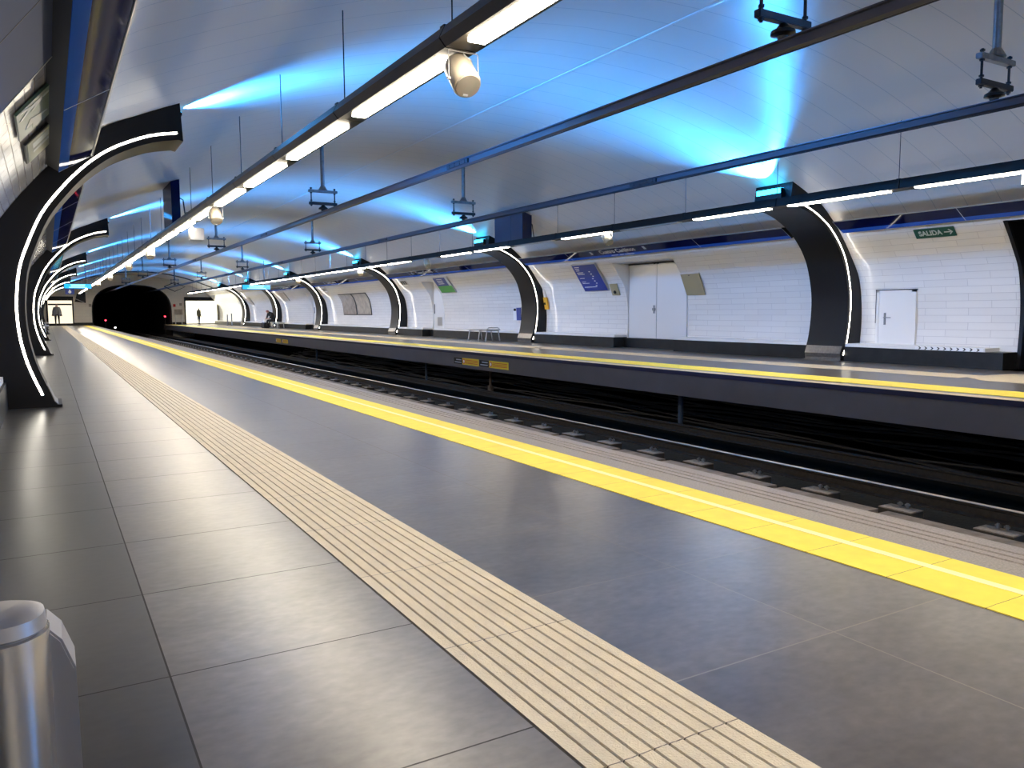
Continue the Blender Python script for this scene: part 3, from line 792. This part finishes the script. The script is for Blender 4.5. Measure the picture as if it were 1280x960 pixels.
# small posters further on
for (ya, yb, z0, z1, mt, lb, ct) in ((58.9, 60.6, 2.05, 2.65, 'poster', 'small grey framed notice high above the seated figure', 'notice board'), (71.0, 72.2, 1.9, 2.45, 'poster', 'slanted grey notice board on the far wall between the last ribs', 'notice board'), (75.2, 75.7, .5, 1.1, 'redcap', 'small dull red fire extinguisher shape on the distant far wall', 'extinguisher')):
    t, w, h = wall_board('notice_board' if ct != 'extinguisher' else 'fire_extinguisher', lb, ct, ya, yb, z0, z1, .04)
    if ct == 'extinguisher':
        mb = MB(); mb.tube([(w/2, 0, .05), (w/2, h*.8, .05)], .09, 12); mb.tube([(w/2, h*.8, .05), (w/2, h, .05)], .04, 8); build('cylinder', mb, mt, t, smooth=True)
    else:
        slab(t, 'frame', 'alu', -.03, -.03, w+.03, h+.03, -.03, 0); slab(t, 'sheet', mt, 0, 0, w, h, 0, .005)

# pictogram plates beside the ribs on the far wall
for y, l in ((36.6, 'small black pictogram plate under the band right of the third rib'), (49.5, 'small black pictogram plate under the band right of the fourth rib')):
    t, w, h = wall_board('pictogram_sign', l, 'sign', y-.75, y, 2.44, 2.72, .03)
    slab(t, 'panel', 'niche', 0, 0, w, h, -.02, 0)
    for q in range(3): slab(t, 'pictogram', 'black', .06+q*.23, h*.2, .22+q*.23, h*.8, 0, .004)
# double door
t = thing('double_door', 'plain white double door set in a recess of the far tiled wall', 'door', (15.79, 18.35, .30))
for s, nm in ((1, 'leaf'), (-1, 'leaf')):
    mb = MB(); mb.box((0, min(.008*s, 1.30*s), 0), (.045, max(.008*s, 1.30*s), 2.24)); o = build('leaf', mb, 'niche', t, bevel=.004)
    if s > 0:
        mb = MB(); mb.cbox((-.012, .10, .88), (.02, .05, .24)); mb.tube([(-.06, .10, .88), (-.06, -.02, .88)], .012, 8); mb.tube([(0, .10, .88), (-.06, .10, .88)], .012, 8); mb.cbox((-.015, .10, .88), (.03, .12, .08)); build('handle', mb, 'steel', o)
mb = MB(); mb.box((-.02, -1.38, 2.25), (.05, 1.32, 2.28)); build('top_rail', mb, 'darksteel', t)
mb = MB()
for s in (-1, 1): mb.tube([(-.03, s*.08, 2.23), (-.03, s*.08, 2.27)], .03, 8)
build('roller', mb, 'darksteel', t)
mb = MB(); mb.box((.005, -.004, 0), (.04, .004, 2.24)); build('seam', mb, 'darksteel', t)
t = thing('single_door', 'narrow white door in the recess left of the blue and green notice board', 'door', (15.79, 33.7, .30))
mb = MB(); mb.box((0, -.62, 0), (.045, .5, 2.2)); o = build('leaf', mb, 'niche', t, bevel=.004)
mb = MB(); mb.box((-.02, .38, .75), (0, .43, 1.2)); build('handle', mb, 'darksteel', o)
mb = MB(); mb.box((-.01, -.4, .2), (0, .1, .6)); build('vent', mb, 'alu', o)
t = thing('single_door', 'distant grey door in the recess behind the fourth rib', 'door', (15.79, 52.9, .30))
mb = MB(); mb.box((0, -.8, 0), (.045, .8, 2.1)); build('leaf', mb, 'niche', t, bevel=.004)
mb = MB(); mb.tube([(-.05, .5, .8), (-.05, .5, 1.2)], .02, 6); build('handle', mb, 'darksteel', t)
# hatch door
t = thing('hatch_door', 'small white hatch door with lever handle low in the far wall at right', 'door', (15.71, 10.52, .385))
mb = MB(); mb.box((.0, -.46, 0), (.09, -.36, 1.16)); mb.box((.0, .40, 0), (.09, .46, 1.16)); mb.box((0, -.46, 1.12), (.09, .46, 1.16)); build('frame', mb, 'niche', t)
mb = MB(); mb.box((.012, -.36, 0), (.09, .40, 1.12)); o = build('leaf', mb, 'niche', t)
mb = MB(); mb.box((-.005, -.48, 1.16), (.08, .48, 1.18)); mb.box((-.004, .46, .45), (.05, .475, 1.16)); mb.box((.006, -.365, 0), (.03, -.36, 1.12)); build('shadow_strip', mb, 'darksteel', t)  # solid dark strips drawn for the shadow lines above and beside the hatch
mb = MB(); mb.box((-.005, .23, .42), (.012, .27, .68)); mb.tube([(-.045, .25, .58), (-.045, .08, .58)], .009, 8); mb.tube([(0, .25, .58), (-.045, .25, .58)], .009, 8); build('handle', mb, 'steel', o)

# ------------------------------------------------------------------ left wall boards
t, w, h = wall_board('information_panel', 'large glossy bluish grey panel on the left wall at the top left corner', 'wall panel', -1.0, 6.2, 1.95, 2.88, .03, side=-1)
slab(t, 'panel', 'panelgrey', 0, 0, w, h, -.02, .01); slab(t, 'edge', 'alu', w, 0, w+.012, h, -.02, .014)
for x in (1.2, 2.4, 3.6, 4.8, 5.9): slab(t, 'joint', 'darksteel', x-.004, 0, x+.004, h, .01, .012)
t, w, h = wall_board('exit_sign', 'green emergency exit sign with pale running figure and arrow on the left tiled wall', 'sign', 7.0, 8.0, 2.59, 2.865, .03, side=-1)
slab(t, 'panel', 'greenL', 0, 0, w, h, -.02, .0)
mb = MB()
mb.prismz([(.50, .13), (.72, .32), (.72, .25), (.92, .25), (.92, .15), (.72, .15), (.72, .07)], 0, .003)
mb.tube([(.14, .30, .0), (.14, .30, .004)], .035, 10)
mb.prismz([(.10, .26), (.19, .26), (.30, .17), (.28, .14), (.20, .19), (.20, .14), (.30, .05), (.27, .02), (.14, .11), (.04, .03), (.02, .06), (.10, .14)], 0, .003)
build('pictogram', mb, 'signpale', t)
t, w, h = wall_board('notice_board', 'small olive framed notice under the green exit sign on the left wall', 'notice board', 8.42, 9.38, 2.645, 2.875, .03, side=-1)
slab(t, 'frame', 'darksteel', -.02, -.02, w+.02, h+.02, -.02, -.002); slab(t, 'sheet', 'olive', 0, 0, w, h, -.002, .004); slab(t, 'text_block', 'signpale', w*.5, h*.2, w*.62, h*.85, .004, .006); slab(t, 'text_block', 'signpale', w*.15, h*.2, w*.4, h*.85, .004, .006)

# ------------------------------------------------------------------ bench, litter bin
t = thing('bench', 'empty light metal bench on the far platform left of the second rib', 'bench', (14.35, 25.85, 0))
bw, bl = .62, 1.5
mb = MB()
for k in range(6): mb.box((-bw/2+k*.105, 0, .44), (-bw/2+k*.105+.085, bl, .465))
build('seat', mb, 'alu', t, bevel=.004)
for yy2 in (0.05, .62, bl-.05):
    for s in (-1, 1):
        mb = MB(); mb.tube([(s*.24, yy2, .44), (s*.27, yy2, .25), (s*.31, yy2, 0)], .02, 8); build('leg', mb, 'alu', t, smooth=True)
    mb = MB(); mb.tube([(-.26, yy2, .43), (.26, yy2, .43)], .018, 8); build('crossbar', mb, 'alu', t)
mb = MB(); mb.tube([(-.28, 0, .46), (-.2, 0, .54), (.2, 0, .54), (.28, 0, .46)], .016, 8); build('armrest', mb, 'alu', t, smooth=True)
t = thing('bench', 'small distant metal bench with the seated figure on the far platform', 'bench', (14.75, 58.6, 0))
mb = MB(); mb.box((-.3, 0, .43), (.3, 3.2, .47)); build('seat', mb, 'alu', t)
for yy2 in (.15, 1.6, 3.05):
    mb = MB()
    for s in (-1, 1): mb.tube([(s*.22, yy2, .43), (s*.26, yy2, 0)], .03, 6)
    build('leg', mb, 'alu', t)

t = thing('litter_bin', 'brushed stainless steel litter bin with rounded cap in the bottom left corner', 'bin', (-.17, 1.58, 0))
def rsq(hw, hd, r, n=6):
    P = []
    for cx, cy, a0 in ((hw-r, hd-r, 0), (-hw+r, hd-r, 90), (-hw+r, -hd+r, 180), (hw-r, -hd+r, 270)):
        for k in range(n+1):
            a = math.radians(a0+90*k/n); P.append((cx+r*math.cos(a), cy+r*math.sin(a)))
    return P
def loft(rings, zs):
    mb = MB(); n = len(rings[0])
    vs = [(x, y, z) for R_, z in zip(rings, zs) for x, y in R_]
    fs = [(i*n+k, i*n+(k+1) % n, (i+1)*n+(k+1) % n, (i+1)*n+k) for i in range(len(rings)-1) for k in range(n)]
    fs += [tuple(range(n-1, -1, -1)), tuple(range((len(rings)-1)*n, len(rings)*n))]
    return mb.add(vs, fs)
mb = loft([rsq(.147, .085, .08, 8)]*2, [.03, .575]); build('body', mb, 'steelbin', t, smooth=True)
mb = MB(); mb.prism([(.125, .03), (.188, .03), (.184, .49), (.165, .545), (.140, .575), (.125, .575)], -.01, .10); build('side_flange', mb, 'steelcap', t, bevel=.004)
mb = loft([rsq(.136, .072, .065, 8), rsq(.143, .078, .068, 8), rsq(.140, .074, .066, 8), rsq(.120, .055, .05, 8)], [.575, .582, .605, .613]); build('cap', mb, 'steelcap', t, smooth=True)
mb = loft([rsq(.15, .07, .065, 8)]*2, [0, .03]); build('base', mb, 'black', t)

# ------------------------------------------------------------------ tracks
def track(xc, z, lbls, heads):
    for s, lb, hm in zip((-1, 1), lbls, heads):
        x = xc+s*.7225
        t = thing('running_rail', lb, 'rail', (x, 0, z))
        mb = MB(); P = [(-.065, -.15), (.065, -.15), (.065, -.14), (.012, -.12), (.010, -.045), (.034, -.03), (.034, -.006), (-.034, -.006), (-.034, -.03), (-.010, -.045), (-.012, -.12), (-.065, -.14)]
        mb.prism(P, Y0, Y1+10); build('web_and_foot', mb, 'rail', t)
        mb = MB(); mb.prism([(-.034, -.006), (.034, -.006), (.026, 0), (-.026, 0)], Y0, Y1+10); build('head', mb, hm, t)
track(9.16, -.93, ['shiny near rail of the far track, beside the row of fastening blocks', 'far rail of the far track, in the shade under the opposite platform'], ['railtop', 'rail'])
track(5.30, -.93, ['near rail of the near track, below the platform edge', 'far rail of the near track, between the two tracks'], ['railtop', 'railtop'])
def blk(x, y, label, proto=None):
    if proto: return copy_thing(proto, (x, y, -1.32), label, 'rail fastening blocks along the far track')
    t = thing('rail_fastening_block', label, 'rail fastening', (x, y, -1.32), 'rail fastening blocks along the far track')
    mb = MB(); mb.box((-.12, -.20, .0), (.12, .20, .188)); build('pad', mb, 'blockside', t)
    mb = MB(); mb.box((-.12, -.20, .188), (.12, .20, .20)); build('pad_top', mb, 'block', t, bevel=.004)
    for s in (-1, 1):
        mb = MB(); mb.tube([(.06, s*.045, .20), (.06, s*.045, .255)], .016, 8); mb.lathe([(.03, 0), (.03, .02)], (.06, s*.045, .225), 6); build('bolt', mb, 'steel', t)
    return t
b0 = None
for k in range(74):
    y = 4.29+1.083*k - 1.083
    lb = '%s concrete rail fastening block from the right edge of the picture' % NUM[k-1] if 0 < k <= 14 else ('tiny rail fastening block in the distance beside the far track' if k else 'rail fastening block just outside the right edge of the picture')
    r = blk(8.26, y, lb, b0)
    if b0 is None: b0 = r
mb = MB()  # concrete upstand beside the blocks, with gaps
y = Y0
k = 0
while y < Y1:
    L = 1.0+((k*37) % 5)*.35
    mb.box((7.75, y, -1.32), (8.13, min(y+L, Y1), -1.15)); y += L+.12; k += 1
struct('trim_10', mb, 'concrete')
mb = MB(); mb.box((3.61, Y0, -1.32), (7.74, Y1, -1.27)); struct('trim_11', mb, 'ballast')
# posts under far platform
for y, lb, r_ in ((11.95, 'blue grey steel post under the far platform edge, right of centre', .055), (24.4, 'thin steel post under the far platform edge, left of the yellow labels', .04), (37, 'distant thin post under the far platform edge', .04)):
    t = thing('support_post', lb, 'post', (10.95, y, -1.32)); mb = MB(); mb.tube([(0, 0, 0), (0, 0, .90)], r_, 12); build('tube', mb, 'bluepipe', t, smooth=True)
    mb = MB(); mb.box((-.08, -.08, 0), (.08, .08, .015)); build('base_plate', mb, 'darksteel', t)
t = thing('support_post', 'tapered grey concrete stub between the two yellow labels and the rails', 'post', (11.0, 20.0, -1.32)); mb = MB(); mb.lathe([(.09, 0), (.085, .3), (.04, .34), (.03, .9)], n=12); build('stub', mb, 'concrete', t, smooth=True)
# cable bundle
rc = random.Random(3)
for k in range(16):
    z = -1.22+k*.035; x = 11.5+.09*k+rc.uniform(-.03, .03); ph = rc.uniform(0, 6); am = rc.uniform(.02, .07)
    pts = [(x+.04*math.sin(ph*2+y_*.5), y_, z+am*math.sin(ph+y_*.42)+.03*math.sin(y_*1.3+ph)) for y_ in [3+q*.8 for q in range(52)]]
    mb = MB(); mb.tube(pts, .016+.008*rc.random(), 7)
    o = build('power_cable', mb, 'cable', smooth=True)
    tag(o, 'black cable sagging along the dark recess under the far platform', 'cable', 'cables under the far platform')
# fascia warning labels
def flabel(y1, y0, z0, z1, kind, lb):
    t = thing('warning_label', lb, 'label', (PIT1+.039, y1, z0), basis=((0, -1, 0), (0, 0, 1), (-1, 0, 0))); w = y1-y0; h = z1-z0
    if kind == 'black':
        slab(t, 'plate', 'black', 0, 0, w, h, -.002, .003); slab(t, 'text_line', 'signgrey', w*.28, h*.62, w*.9, h*.78, .003, .005); slab(t, 'text_line', 'signgrey', w*.12, h*.2, w*.9, h*.36, .003, .005)
    else:
        slab(t, 'plate', 'yellowlabel', 0, 0, w, h, -.002, .003)
        mb = MB(); mb.lathe([(h*.36, 0), (h*.36, .003)], (h*.5, h*.5, .003), 20); build('red_ring', mb, 'redmark', t)
        mb = MB(); mb.lathe([(h*.24, 0), (h*.24, .002)], (h*.5, h*.5, .006), 20); build('disc', mb, 'signwhite', t)
        for q in (.72, .5, .28): slab(t, 'text_line', 'redmark', h*1.0, h*q-.008, w*.93, h*q+.008, .003, .005)
flabel(20.93, 20.40, -.375, -.20, 'black', 'left black label with pale lettering on the far platform edge')
flabel(20.38, 19.37, -.385, -.19, 'yellow', 'left yellow warning label on the far platform edge')
flabel(19.34, 18.80, -.375, -.20, 'black', 'right black label with pale lettering on the far platform edge')
flabel(18.78, 17.73, -.385, -.19, 'yellow', 'right yellow warning label on the far platform edge')
flabel(42.0, 41.0, -.40, -.2, 'yellow', 'left one of the tiny distant yellow labels on the far platform edge')
flabel(40.7, 39.6, -.40, -.2, 'yellow', 'right one of the tiny distant yellow labels on the far platform edge')

# ------------------------------------------------------------------ hanging displays
def display(x0, x1, y, z0, z1, lb):
    t = thing('departure_display', lb, 'display', ((x0+x1)/2, y, z0)); w = x1-x0; h = z1-z0
    mb = MB(); mb.box((-w/2-.04, 0, -.03), (w/2+.04, .18, h+.03)); build('case', mb, 'lip', t)
    mb = MB(); mb.box((-w/2, -.006, 0), (w/2, 0, h)); s = build('screen', mb, 'display', t)
    for q, ww in ((.8, .55), (.5, .5), (.22, .66)): 
        mb = MB(); mb.box((-w/2*ww, -.010, h*q-.022), (w/2*ww, -.006, h*q+.022)); build('text_line', mb, 'displaytext', s)
    for s_ in (-1, 1):
        mb = MB(); mb.tube([(s_*w*.3, .09, h+.03), (s_*w*.3, .09, 4.32-z0)], .02, 6); build('hanger_rod', mb, 'darksteel', t)
display(.90, 2.22, 50, 2.53, 2.77, 'lit blue hanging display over the far end of the left platform')
display(10.35, 12.0, 50, 2.58, 2.84, 'lit blue hanging display over the far end of the right platform')
t = thing('accessibility_sign', 'small navy wheelchair sign below the left blue display', 'sign', (1.15, 49.9, 2.2))
mb = MB(); mb.box((-.22, 0, 0), (.22, .04, .30)); build('panel', mb, 'bluebox', t)
mb = MB(); mb.lathe([(.075, -.004), (.075, .004)], n=16).xf(Matrix.Translation((0, -.004, .12)) @ Matrix.Rotation(PI/2, 4, 'X')); mb.box((-.03, -.009, .18), (.03, 0, .25)); build('pictogram', mb, 'signwhite', t)
t = thing('lit_sign', 'bright white lit box sign cut by the right edge of the picture', 'sign', (12.95, 5.9, 3.0))
mb = MB(); mb.box((-.09, 0, 0), (.09, .72, .30)); build('case', mb, 'trough', t)
mb = MB(); mb.box((-.095, .02, .01), (-.09, .72, .29)); build('face', mb, 'whitebox', t)
mb = MB(); mb.box((-.08, .72, .01), (.08, .725, .29)); mb.tube([(0, .35, .29), (0, .35, 1.0)], .012, 6, 0); build('hanger', mb, 'darksteel', t)

# ------------------------------------------------------------------ far end
E = Y1
arch = []
tl, tr, tz = 3.93, 10.98, 3.93
for k in range(25):
    a = PI-PI*k/24; cx = (tl+tr)/2; rx = (tr-tl)/2
    arch.append((cx+rx*math.copysign(abs(math.cos(a))**.75, math.cos(a)), 1.35+(tz-1.35)*abs(math.sin(a))**.8))
mouth = [(tl, -1.6)]+arch+[(tr, -1.6)]
mb = MB()
n = len(mouth)
def outer_pt(p):
    cx, cz = 7.45, 1.2; d = Vector((p[0]-cx, p[1]-cz)).normalized(); return (cx+d.x*12, cz+d.y*12 if p[1] > -1.5 else -1.6)
outp = [(-4.5, -1.6)]+[outer_pt(p) for p in arch]+[(19.5, -1.6)]
mb.add([(x, E, z) for x, z in mouth]+[(x, E, z) for x, z in outp], [(i, i+1, n+i+1, n+i) for i in range(n-1)])
struct('wall_end', mb, 'endwall', uv=lambda co: (co.x, co.z))
mb = MB(); n = len(mouth)
for (ya, yb) in ((E, E+40),):
    mb.add([(x, ya, z) for x, z in mouth]+[(x, yb, z) for x, z in mouth], [(i, i+1, n+i+1, n+i) for i in range(n-1)])
mb.add([(tl, E+40, -1.6), (tr, E+40, -1.6), (tr, E+40, 4), (tl, E+40, 4)], [(0, 1, 2, 3)])
mb.add([(tl, E, -1.34), (tr, E, -1.34), (tr, E+40, -1.34), (tl, E+40, -1.34)], [(0, 1, 2, 3)])
struct('wall_tunnel', mb, 'void')
mb = MB(); mb.band(mouth, [(7.45+(x-7.45)*1.03, z*1.02) for x, z in mouth], E-.05, E); struct('trim_12', mb, 'black')
mb = MB(); mb.box((-4, Y0-.1, -1.6), (19, Y0, 6)); struct('wall_back', mb, 'wall', uv=lambda co: (co.x, co.z))
# dark skirting at the end wall
mb = MB(); mb.box((-.8, E-.06, 0), (3.9, E-.01, .28)); mb.box((11.1, E-.06, 0), (15.9, E-.01, .24)); struct('baseboard_end', mb, 'plinth')
def lit_panel(x0, x1, z0, z1, mat, lb):
    t = thing('backlit_panel', lb, 'lit panel', ((x0+x1)/2, E-.12, z0)); w = x1-x0; h = z1-z0
    mb = MB(); mb.box((-w/2-.14, 0, -.05), (-w/2, .1, h+.4)); mb.box((w/2, 0, -.05), (w/2+.12, .1, h+.4)); mb.box((-w/2, 0, h), (w/2, .1, h+.4)); build('frame', mb, 'black', t)
    mb = MB(); mb.box((-w/2, .03, 0), (w/2, .06, h)); build('glowing_face', mb, mat, t)
    return t
t = lit_panel(.12, 2.15, .22, 2.42, 'adpanel', 'cream backlit panel behind the standing person at the far left end')
mb = MB(); mb.box((-1.0, .0, 1.75), (1.0, .03, 1.90)); build('dark_bar', mb, 'black', t)
lit_panel(12.45, 15.5, .10, 2.42, 'adpanel2', 'very bright white panel at the far end of the right platform')
t = thing('corner_shade_panel', 'flat dark panel drawn for the shaded triangular corner beside the end of the left lamp row', 'panel', (3.0, E-.1, 2.3))  # flat black shape standing in for shade in the corner
mb = MB(); mb.prism([(-.6, 0), (.35, -.1), (.35, .9), (.1, 1.0), (-.4, .75)], 0, .08); build('panel', mb, 'black', t)
mb = MB(); mb.tube([(-.55, -.02, .30), (.2, -.02, -.05)], .03, 6); build('trim', mb, 'alu', t)
# board on legs beside tunnel, right
t = thing('standing_board', 'brown notice board on two legs between tunnel mouth and bright panel', 'notice board', (11.65, E-.6, 0))
mb = MB(); mb.box((-.38, 0, 1.0), (.38, .05, 1.55)); build('board', mb, 'poster', t)
for s in (-1, 1):
    mb = MB(); mb.tube([(s*.3, .02, 0), (s*.3, .02, 1.0)], .03, 6); build('leg', mb, 'alu', t)
for x, z, mt, lb in ((11.35, 1.95, 'redmark', 'tiny red and white plate right of the tunnel mouth'), (11.95, 2.05, 'poster', 'tiny grey plate between tunnel mouth and bright panel'), (3.7, 1.95, 'poster', 'tiny grey plate left of the tunnel mouth')):
    t = thing('wall_plate', lb, 'plate', (x, E-.08, z)); mb = MB(); mb.box((-.12, 0, -.14), (.12, .04, .14)); build('plate', mb, mt, t)
def signal(x, y, z, lb, mat='redlamp', r=.065, pole=True):
    t = thing('signal_lamp', lb, 'signal', (x, y, z))
    mb = MB(); mb.lathe([(.16, -.02), (.16, .12)], n=14).xf(Matrix.Rotation(-PI/2, 4, 'X')); build('housing', mb, 'black', t)
    mb = MB(); mb.lathe([(r, .0), (r*.9, .03)], n=14).xf(Matrix.Translation((0, -.02, 0)) @ Matrix.Rotation(PI/2, 4, 'X')); build('lens', mb, mat, t)
    mb = MB(); mb.tube([(0, .06, -.1), (0, .06, -1.35-z)], .04, 8); build('post', mb, 'darksteel', t)
signal(5.08, 89.5, .47, 'red tunnel signal glowing left in the tunnel mouth')
signal(10.55, 89.0, .82, 'red tunnel signal glowing at the right side of the tunnel mouth')
signal(5.75, 87.0, -.22, 'small white marker light beside the track at the tunnel mouth', 'whitelamp', .08)
# arch cable
t = thing('arched_conduit', 'thin dark conduit arching across the vault before the tunnel', 'conduit', (0, 80, 0))
mb = MB(); mb.tube([(XC+s_*(u-.05), 0, z-.06) for u, z, s_ in [(u, z, -1) for u, z in PS[IW+6:]]+[(u, z, 1) for u, z in PS[IW+6:-1][::-1]]], .05, 6); build('pipe', mb, 'cable', t)
t = thing('section_insulator', 'dark diamond shaped frame hanging on the right conductor rail before the tunnel', 'insulator frame', (8.6, 66, 3.18))
mb = MB(); mb.tube([(-.75, 0, 0), (0, 0, .32), (.75, 0, 0), (0, 0, -.36), (-.75, 0, 0)], .035, 6); build('frame', mb, 'rubber', t)
mb = MB(); mb.tube([(0, 0, .32), (0, 0, 1.65)], .03, 6); build('rod', mb, 'darksteel', t)
# posts of the far barrier
for x, y, h_, lb in ((14.15, 75.3, 1.0, 'left of two short grey bollards near the far right end'), (14.1, 73.1, 1.1, 'right of two short grey bollards near the far right end')):
    t = thing('barrier_post', lb, 'bollard', (x, y, 0)); mb = MB(); mb.lathe([(.12, 0), (.12, .03), (.05, .04), (.05, h_-.05), (.06, h_-.04), (.05, h_)], n=12); build('post', mb, 'steel', t, smooth=True)
# seats at the foot of left ribs in the distance
for y, lb in ((41.5, 'small metal seat against the left wall beyond the third rib'), (55.5, 'small metal seat against the left wall beyond the fourth rib')):
    t = thing('perch_seat', lb, 'seat', (-.1, y, 0)); mb = MB(); mb.box((-.1, 0, .55), (.16, 2.0, .62)); build('seat', mb, 'alu', t)
    mb = MB()
    for q in (.2, 1.8): mb.tube([(0, q, 0), (0, q, .55)], .04, 6)
    build('leg', mb, 'alu', t)

# ------------------------------------------------------------------ people
def person(name_label, joints, edges, radii, mats, loc, group=None, assign=None, kids=(), rz=0, scale=1.0):
    me = bpy.data.meshes.new('person'); me.from_pydata([Vector(j)*scale for j in joints], edges, [])
    o = bpy.data.objects.new('tmp', me); C.objects.link(o)
    sk = o.modifiers.new('s', 'SKIN'); sk.use_smooth_shade = True
    for v, r in zip(me.skin_vertices[0].data, radii): v.radius = (r*scale, r*scale)
    me.skin_vertices[0].data[0].use_root = True
    sb = o.modifiers.new('d', 'SUBSURF'); sb.levels = 2
    bpy.context.view_layer.update()
    m2 = bpy.data.meshes.new_from_object(o.evaluated_get(bpy.context.evaluated_depsgraph_get()))
    C.objects.unlink(o); bpy.data.objects.remove(o)
    m2.name = 'person'; m2.materials.clear()
    for m in mats: m2.materials.append(M[m])
    if assign:
        for p in m2.polygons: p.material_index = assign(p.center/scale)
    for p in m2.polygons: p.use_smooth = True
    b = bpy.data.objects.new('person', m2); C.objects.link(b); b.location = loc; b.rotation_euler = (0, 0, rz)
    tag(b, name_label, 'person', group)
    return b
def standing(label, loc, mats, rz, sc_=1.0, stride=.12, arm=.30, coat_z=.78):
    J = [(0,0,.95),(0,0,1.12),(0,0,1.30),(0,0,1.43),(0,0,1.52),(0,-.01,1.60),(0,0,1.70),
         (-.10,0,.92),(-.11,-stride*.5,.50),(-.11,-stride,.09),(-.11,-stride-.14,.04),
         (.10,0,.92),(.12,stride*.4,.50),(.13,stride,.09),(.13,stride-.14,.04),
         (-.18,0,1.41),(-arm*.9,.02,1.12),(-arm,-.06,.86),(-arm,-.09,.78),
         (.18,0,1.41),(arm*.9,.02,1.12),(arm,-.06,.86),(arm,-.09,.78)]
    Ed = [(0,1),(1,2),(2,3),(3,4),(4,5),(5,6),(0,7),(7,8),(8,9),(9,10),(0,11),(11,12),(12,13),(13,14),(3,15),(15,16),(16,17),(17,18),(3,19),(19,20),(20,21),(21,22)]
    Rd = [.15,.14,.16,.12,.055,.085,.075, .10,.065,.045,.04, .10,.065,.045,.04, .075,.055,.042,.035, .075,.055,.042,.035]
    def asg(c):
        if c.z > 1.49: return 2 if c.z < 1.66 and c.y < .03 else 3
        if c.z < .06: return 3
        if c.z < .84 and abs(c.x) > .22: return 2
        if c.z < coat_z: return 1
        return 0
    return person(label, J, Ed, Rd, mats, loc, assign=asg, rz=rz, scale=sc_)
p = standing('person in dark suit and open grey coat before the cream panel, far left end', (.82, 85.5, .0), ['clothgrey', 'cloth', 'skin', 'hair'], 0, 1.2, .08, .30, .9)
mb = MB()
for s in (-1, 1):
    mb.add([(s*.20, -.02, 1.70), (s*.26, -.16, 1.45), (s*.13, -.20, 1.55), (s*.12, -.14, 1.72), (s*.44, .06, .98), (s*.30, -.12, .92), (s*.16, -.22, .95), (s*.20, .14, .98), (s*.14, .12, 1.70)], [(0,1,2,3),(1,0,4,5),(1,5,6,2),(0,8,7,4)])
o = build('coat', mb, 'clothgrey', p); 
q = o.modifiers.new('s', 'SOLIDIFY'); q.thickness = .02
p = standing('person in olive clothes walking in front of the bright panel at the far right end', (13.15, 84.5, 0), ['clothbrown', 'denim', 'skin', 'hair'], .6, .98, .05, .24)
# seated, bent forward
J = [(0,0,.53),(.0,-.10,.72),(0,-.24,.92),(0,-.36,1.03),(0,-.45,1.07),(0,-.53,1.08),(0,-.60,1.06),
     (-.11,-.05,.52),(-.14,-.46,.50),(-.14,-.44,.09),(-.14,-.58,.04),
     (.11,-.05,.52),(.14,-.46,.50),(.14,-.44,.09),(.14,-.58,.04),
     (-.19,-.33,.97),(-.22,-.40,.72),(-.10,-.58,.62),(-.04,-.64,.62),
     (.19,-.33,.97),(.22,-.40,.72),(.10,-.58,.62),(.04,-.64,.62)]
Ed = [(0,1),(1,2),(2,3),(3,4),(4,5),(5,6),(0,7),(7,8),(8,9),(9,10),(0,11),(11,12),(12,13),(13,14),(3,15),(15,16),(16,17),(17,18),(3,19),(19,20),(20,21),(21,22)]
Rd = [.17,.17,.18,.13,.06,.09,.075,.11,.075,.05,.04,.11,.075,.05,.04,.08,.06,.045,.035,.08,.06,.045,.035]
def asg(c):
    if c.y < -.47 and c.z > .95: return 1
    if c.y < -.52 and .55 < c.z < .72: return 1
    return 0
p = person('person in black clothes sitting bent forward on the distant bench of the far platform', J, Ed, Rd, ['cloth', 'skin'], (14.72, 60.4, 0), assign=asg, rz=-1.2, scale=1.12)
mb = MB(); mb.lathe([(.115, .0), (.11, .05), (.07, .09), (.01, .10)], (0, -.58, 1.23), 14); build('cap', mb, 'redcap', p, smooth=True)
t = thing('travel_bag', 'black bag with white bottle standing at the feet of the seated figure', 'bag', (14.15, 60.9, 0))
mb = MB(); mb.box((-.2, -.5, 0), (.2, .5, .42)); build('body', mb, 'cloth', t, bevel=.05)
mb = MB(); mb.tube([(0, .2, .42), (0, .2, .62)], .06, 8); build('bottle', mb, 'signwhite', t)

# ------------------------------------------------------------------ world, camera, view
w = bpy.data.worlds.new('world'); sc.world = w; w.use_nodes = True
w.node_tree.nodes['Background'].inputs[0].default_value = (.02, .02, .025, 1); w.node_tree.nodes['Background'].inputs[1].default_value = .2

f, yaw, pitch, roll = 987.5, .5301, -.0909, -.0047
cy, sy, cp, sp = math.cos(yaw), math.sin(yaw), math.cos(pitch), math.sin(pitch)
F = Vector((sy*cp, cy*cp, sp)); R0 = Vector((cy, -sy, 0)); U0 = R0.cross(F)
cr, sr = math.cos(roll), math.sin(roll)
Rr = R0*cr+U0*sr; Uu = R0*-sr+U0*cr
cam = bpy.data.cameras.new('camera'); co = bpy.data.objects.new('camera', cam); C.objects.link(co)
cam.sensor_width = 36; cam.lens = f/1280*36; cam.clip_start = .05; cam.clip_end = 400
co.matrix_world = Matrix(((Rr.x, Uu.x, -F.x, 0), (Rr.y, Uu.y, -F.y, 0), (Rr.z, Uu.z, -F.z, 1.12), (0, 0, 0, 1)))
sc.camera = co
sc.view_settings.view_transform = 'Standard'; sc.view_settings.look = 'None'
sc.view_settings.gamma = 1; sc.view_settings.use_curve_mapping = False; sc.view_settings.exposure = 0.18
sc.cycles.max_bounces = 8; sc.cycles.diffuse_bounces = 4; sc.cycles.glossy_bounces = 4; sc.cycles.sample_clamp_indirect = 6
sc.cycles.use_denoising = True
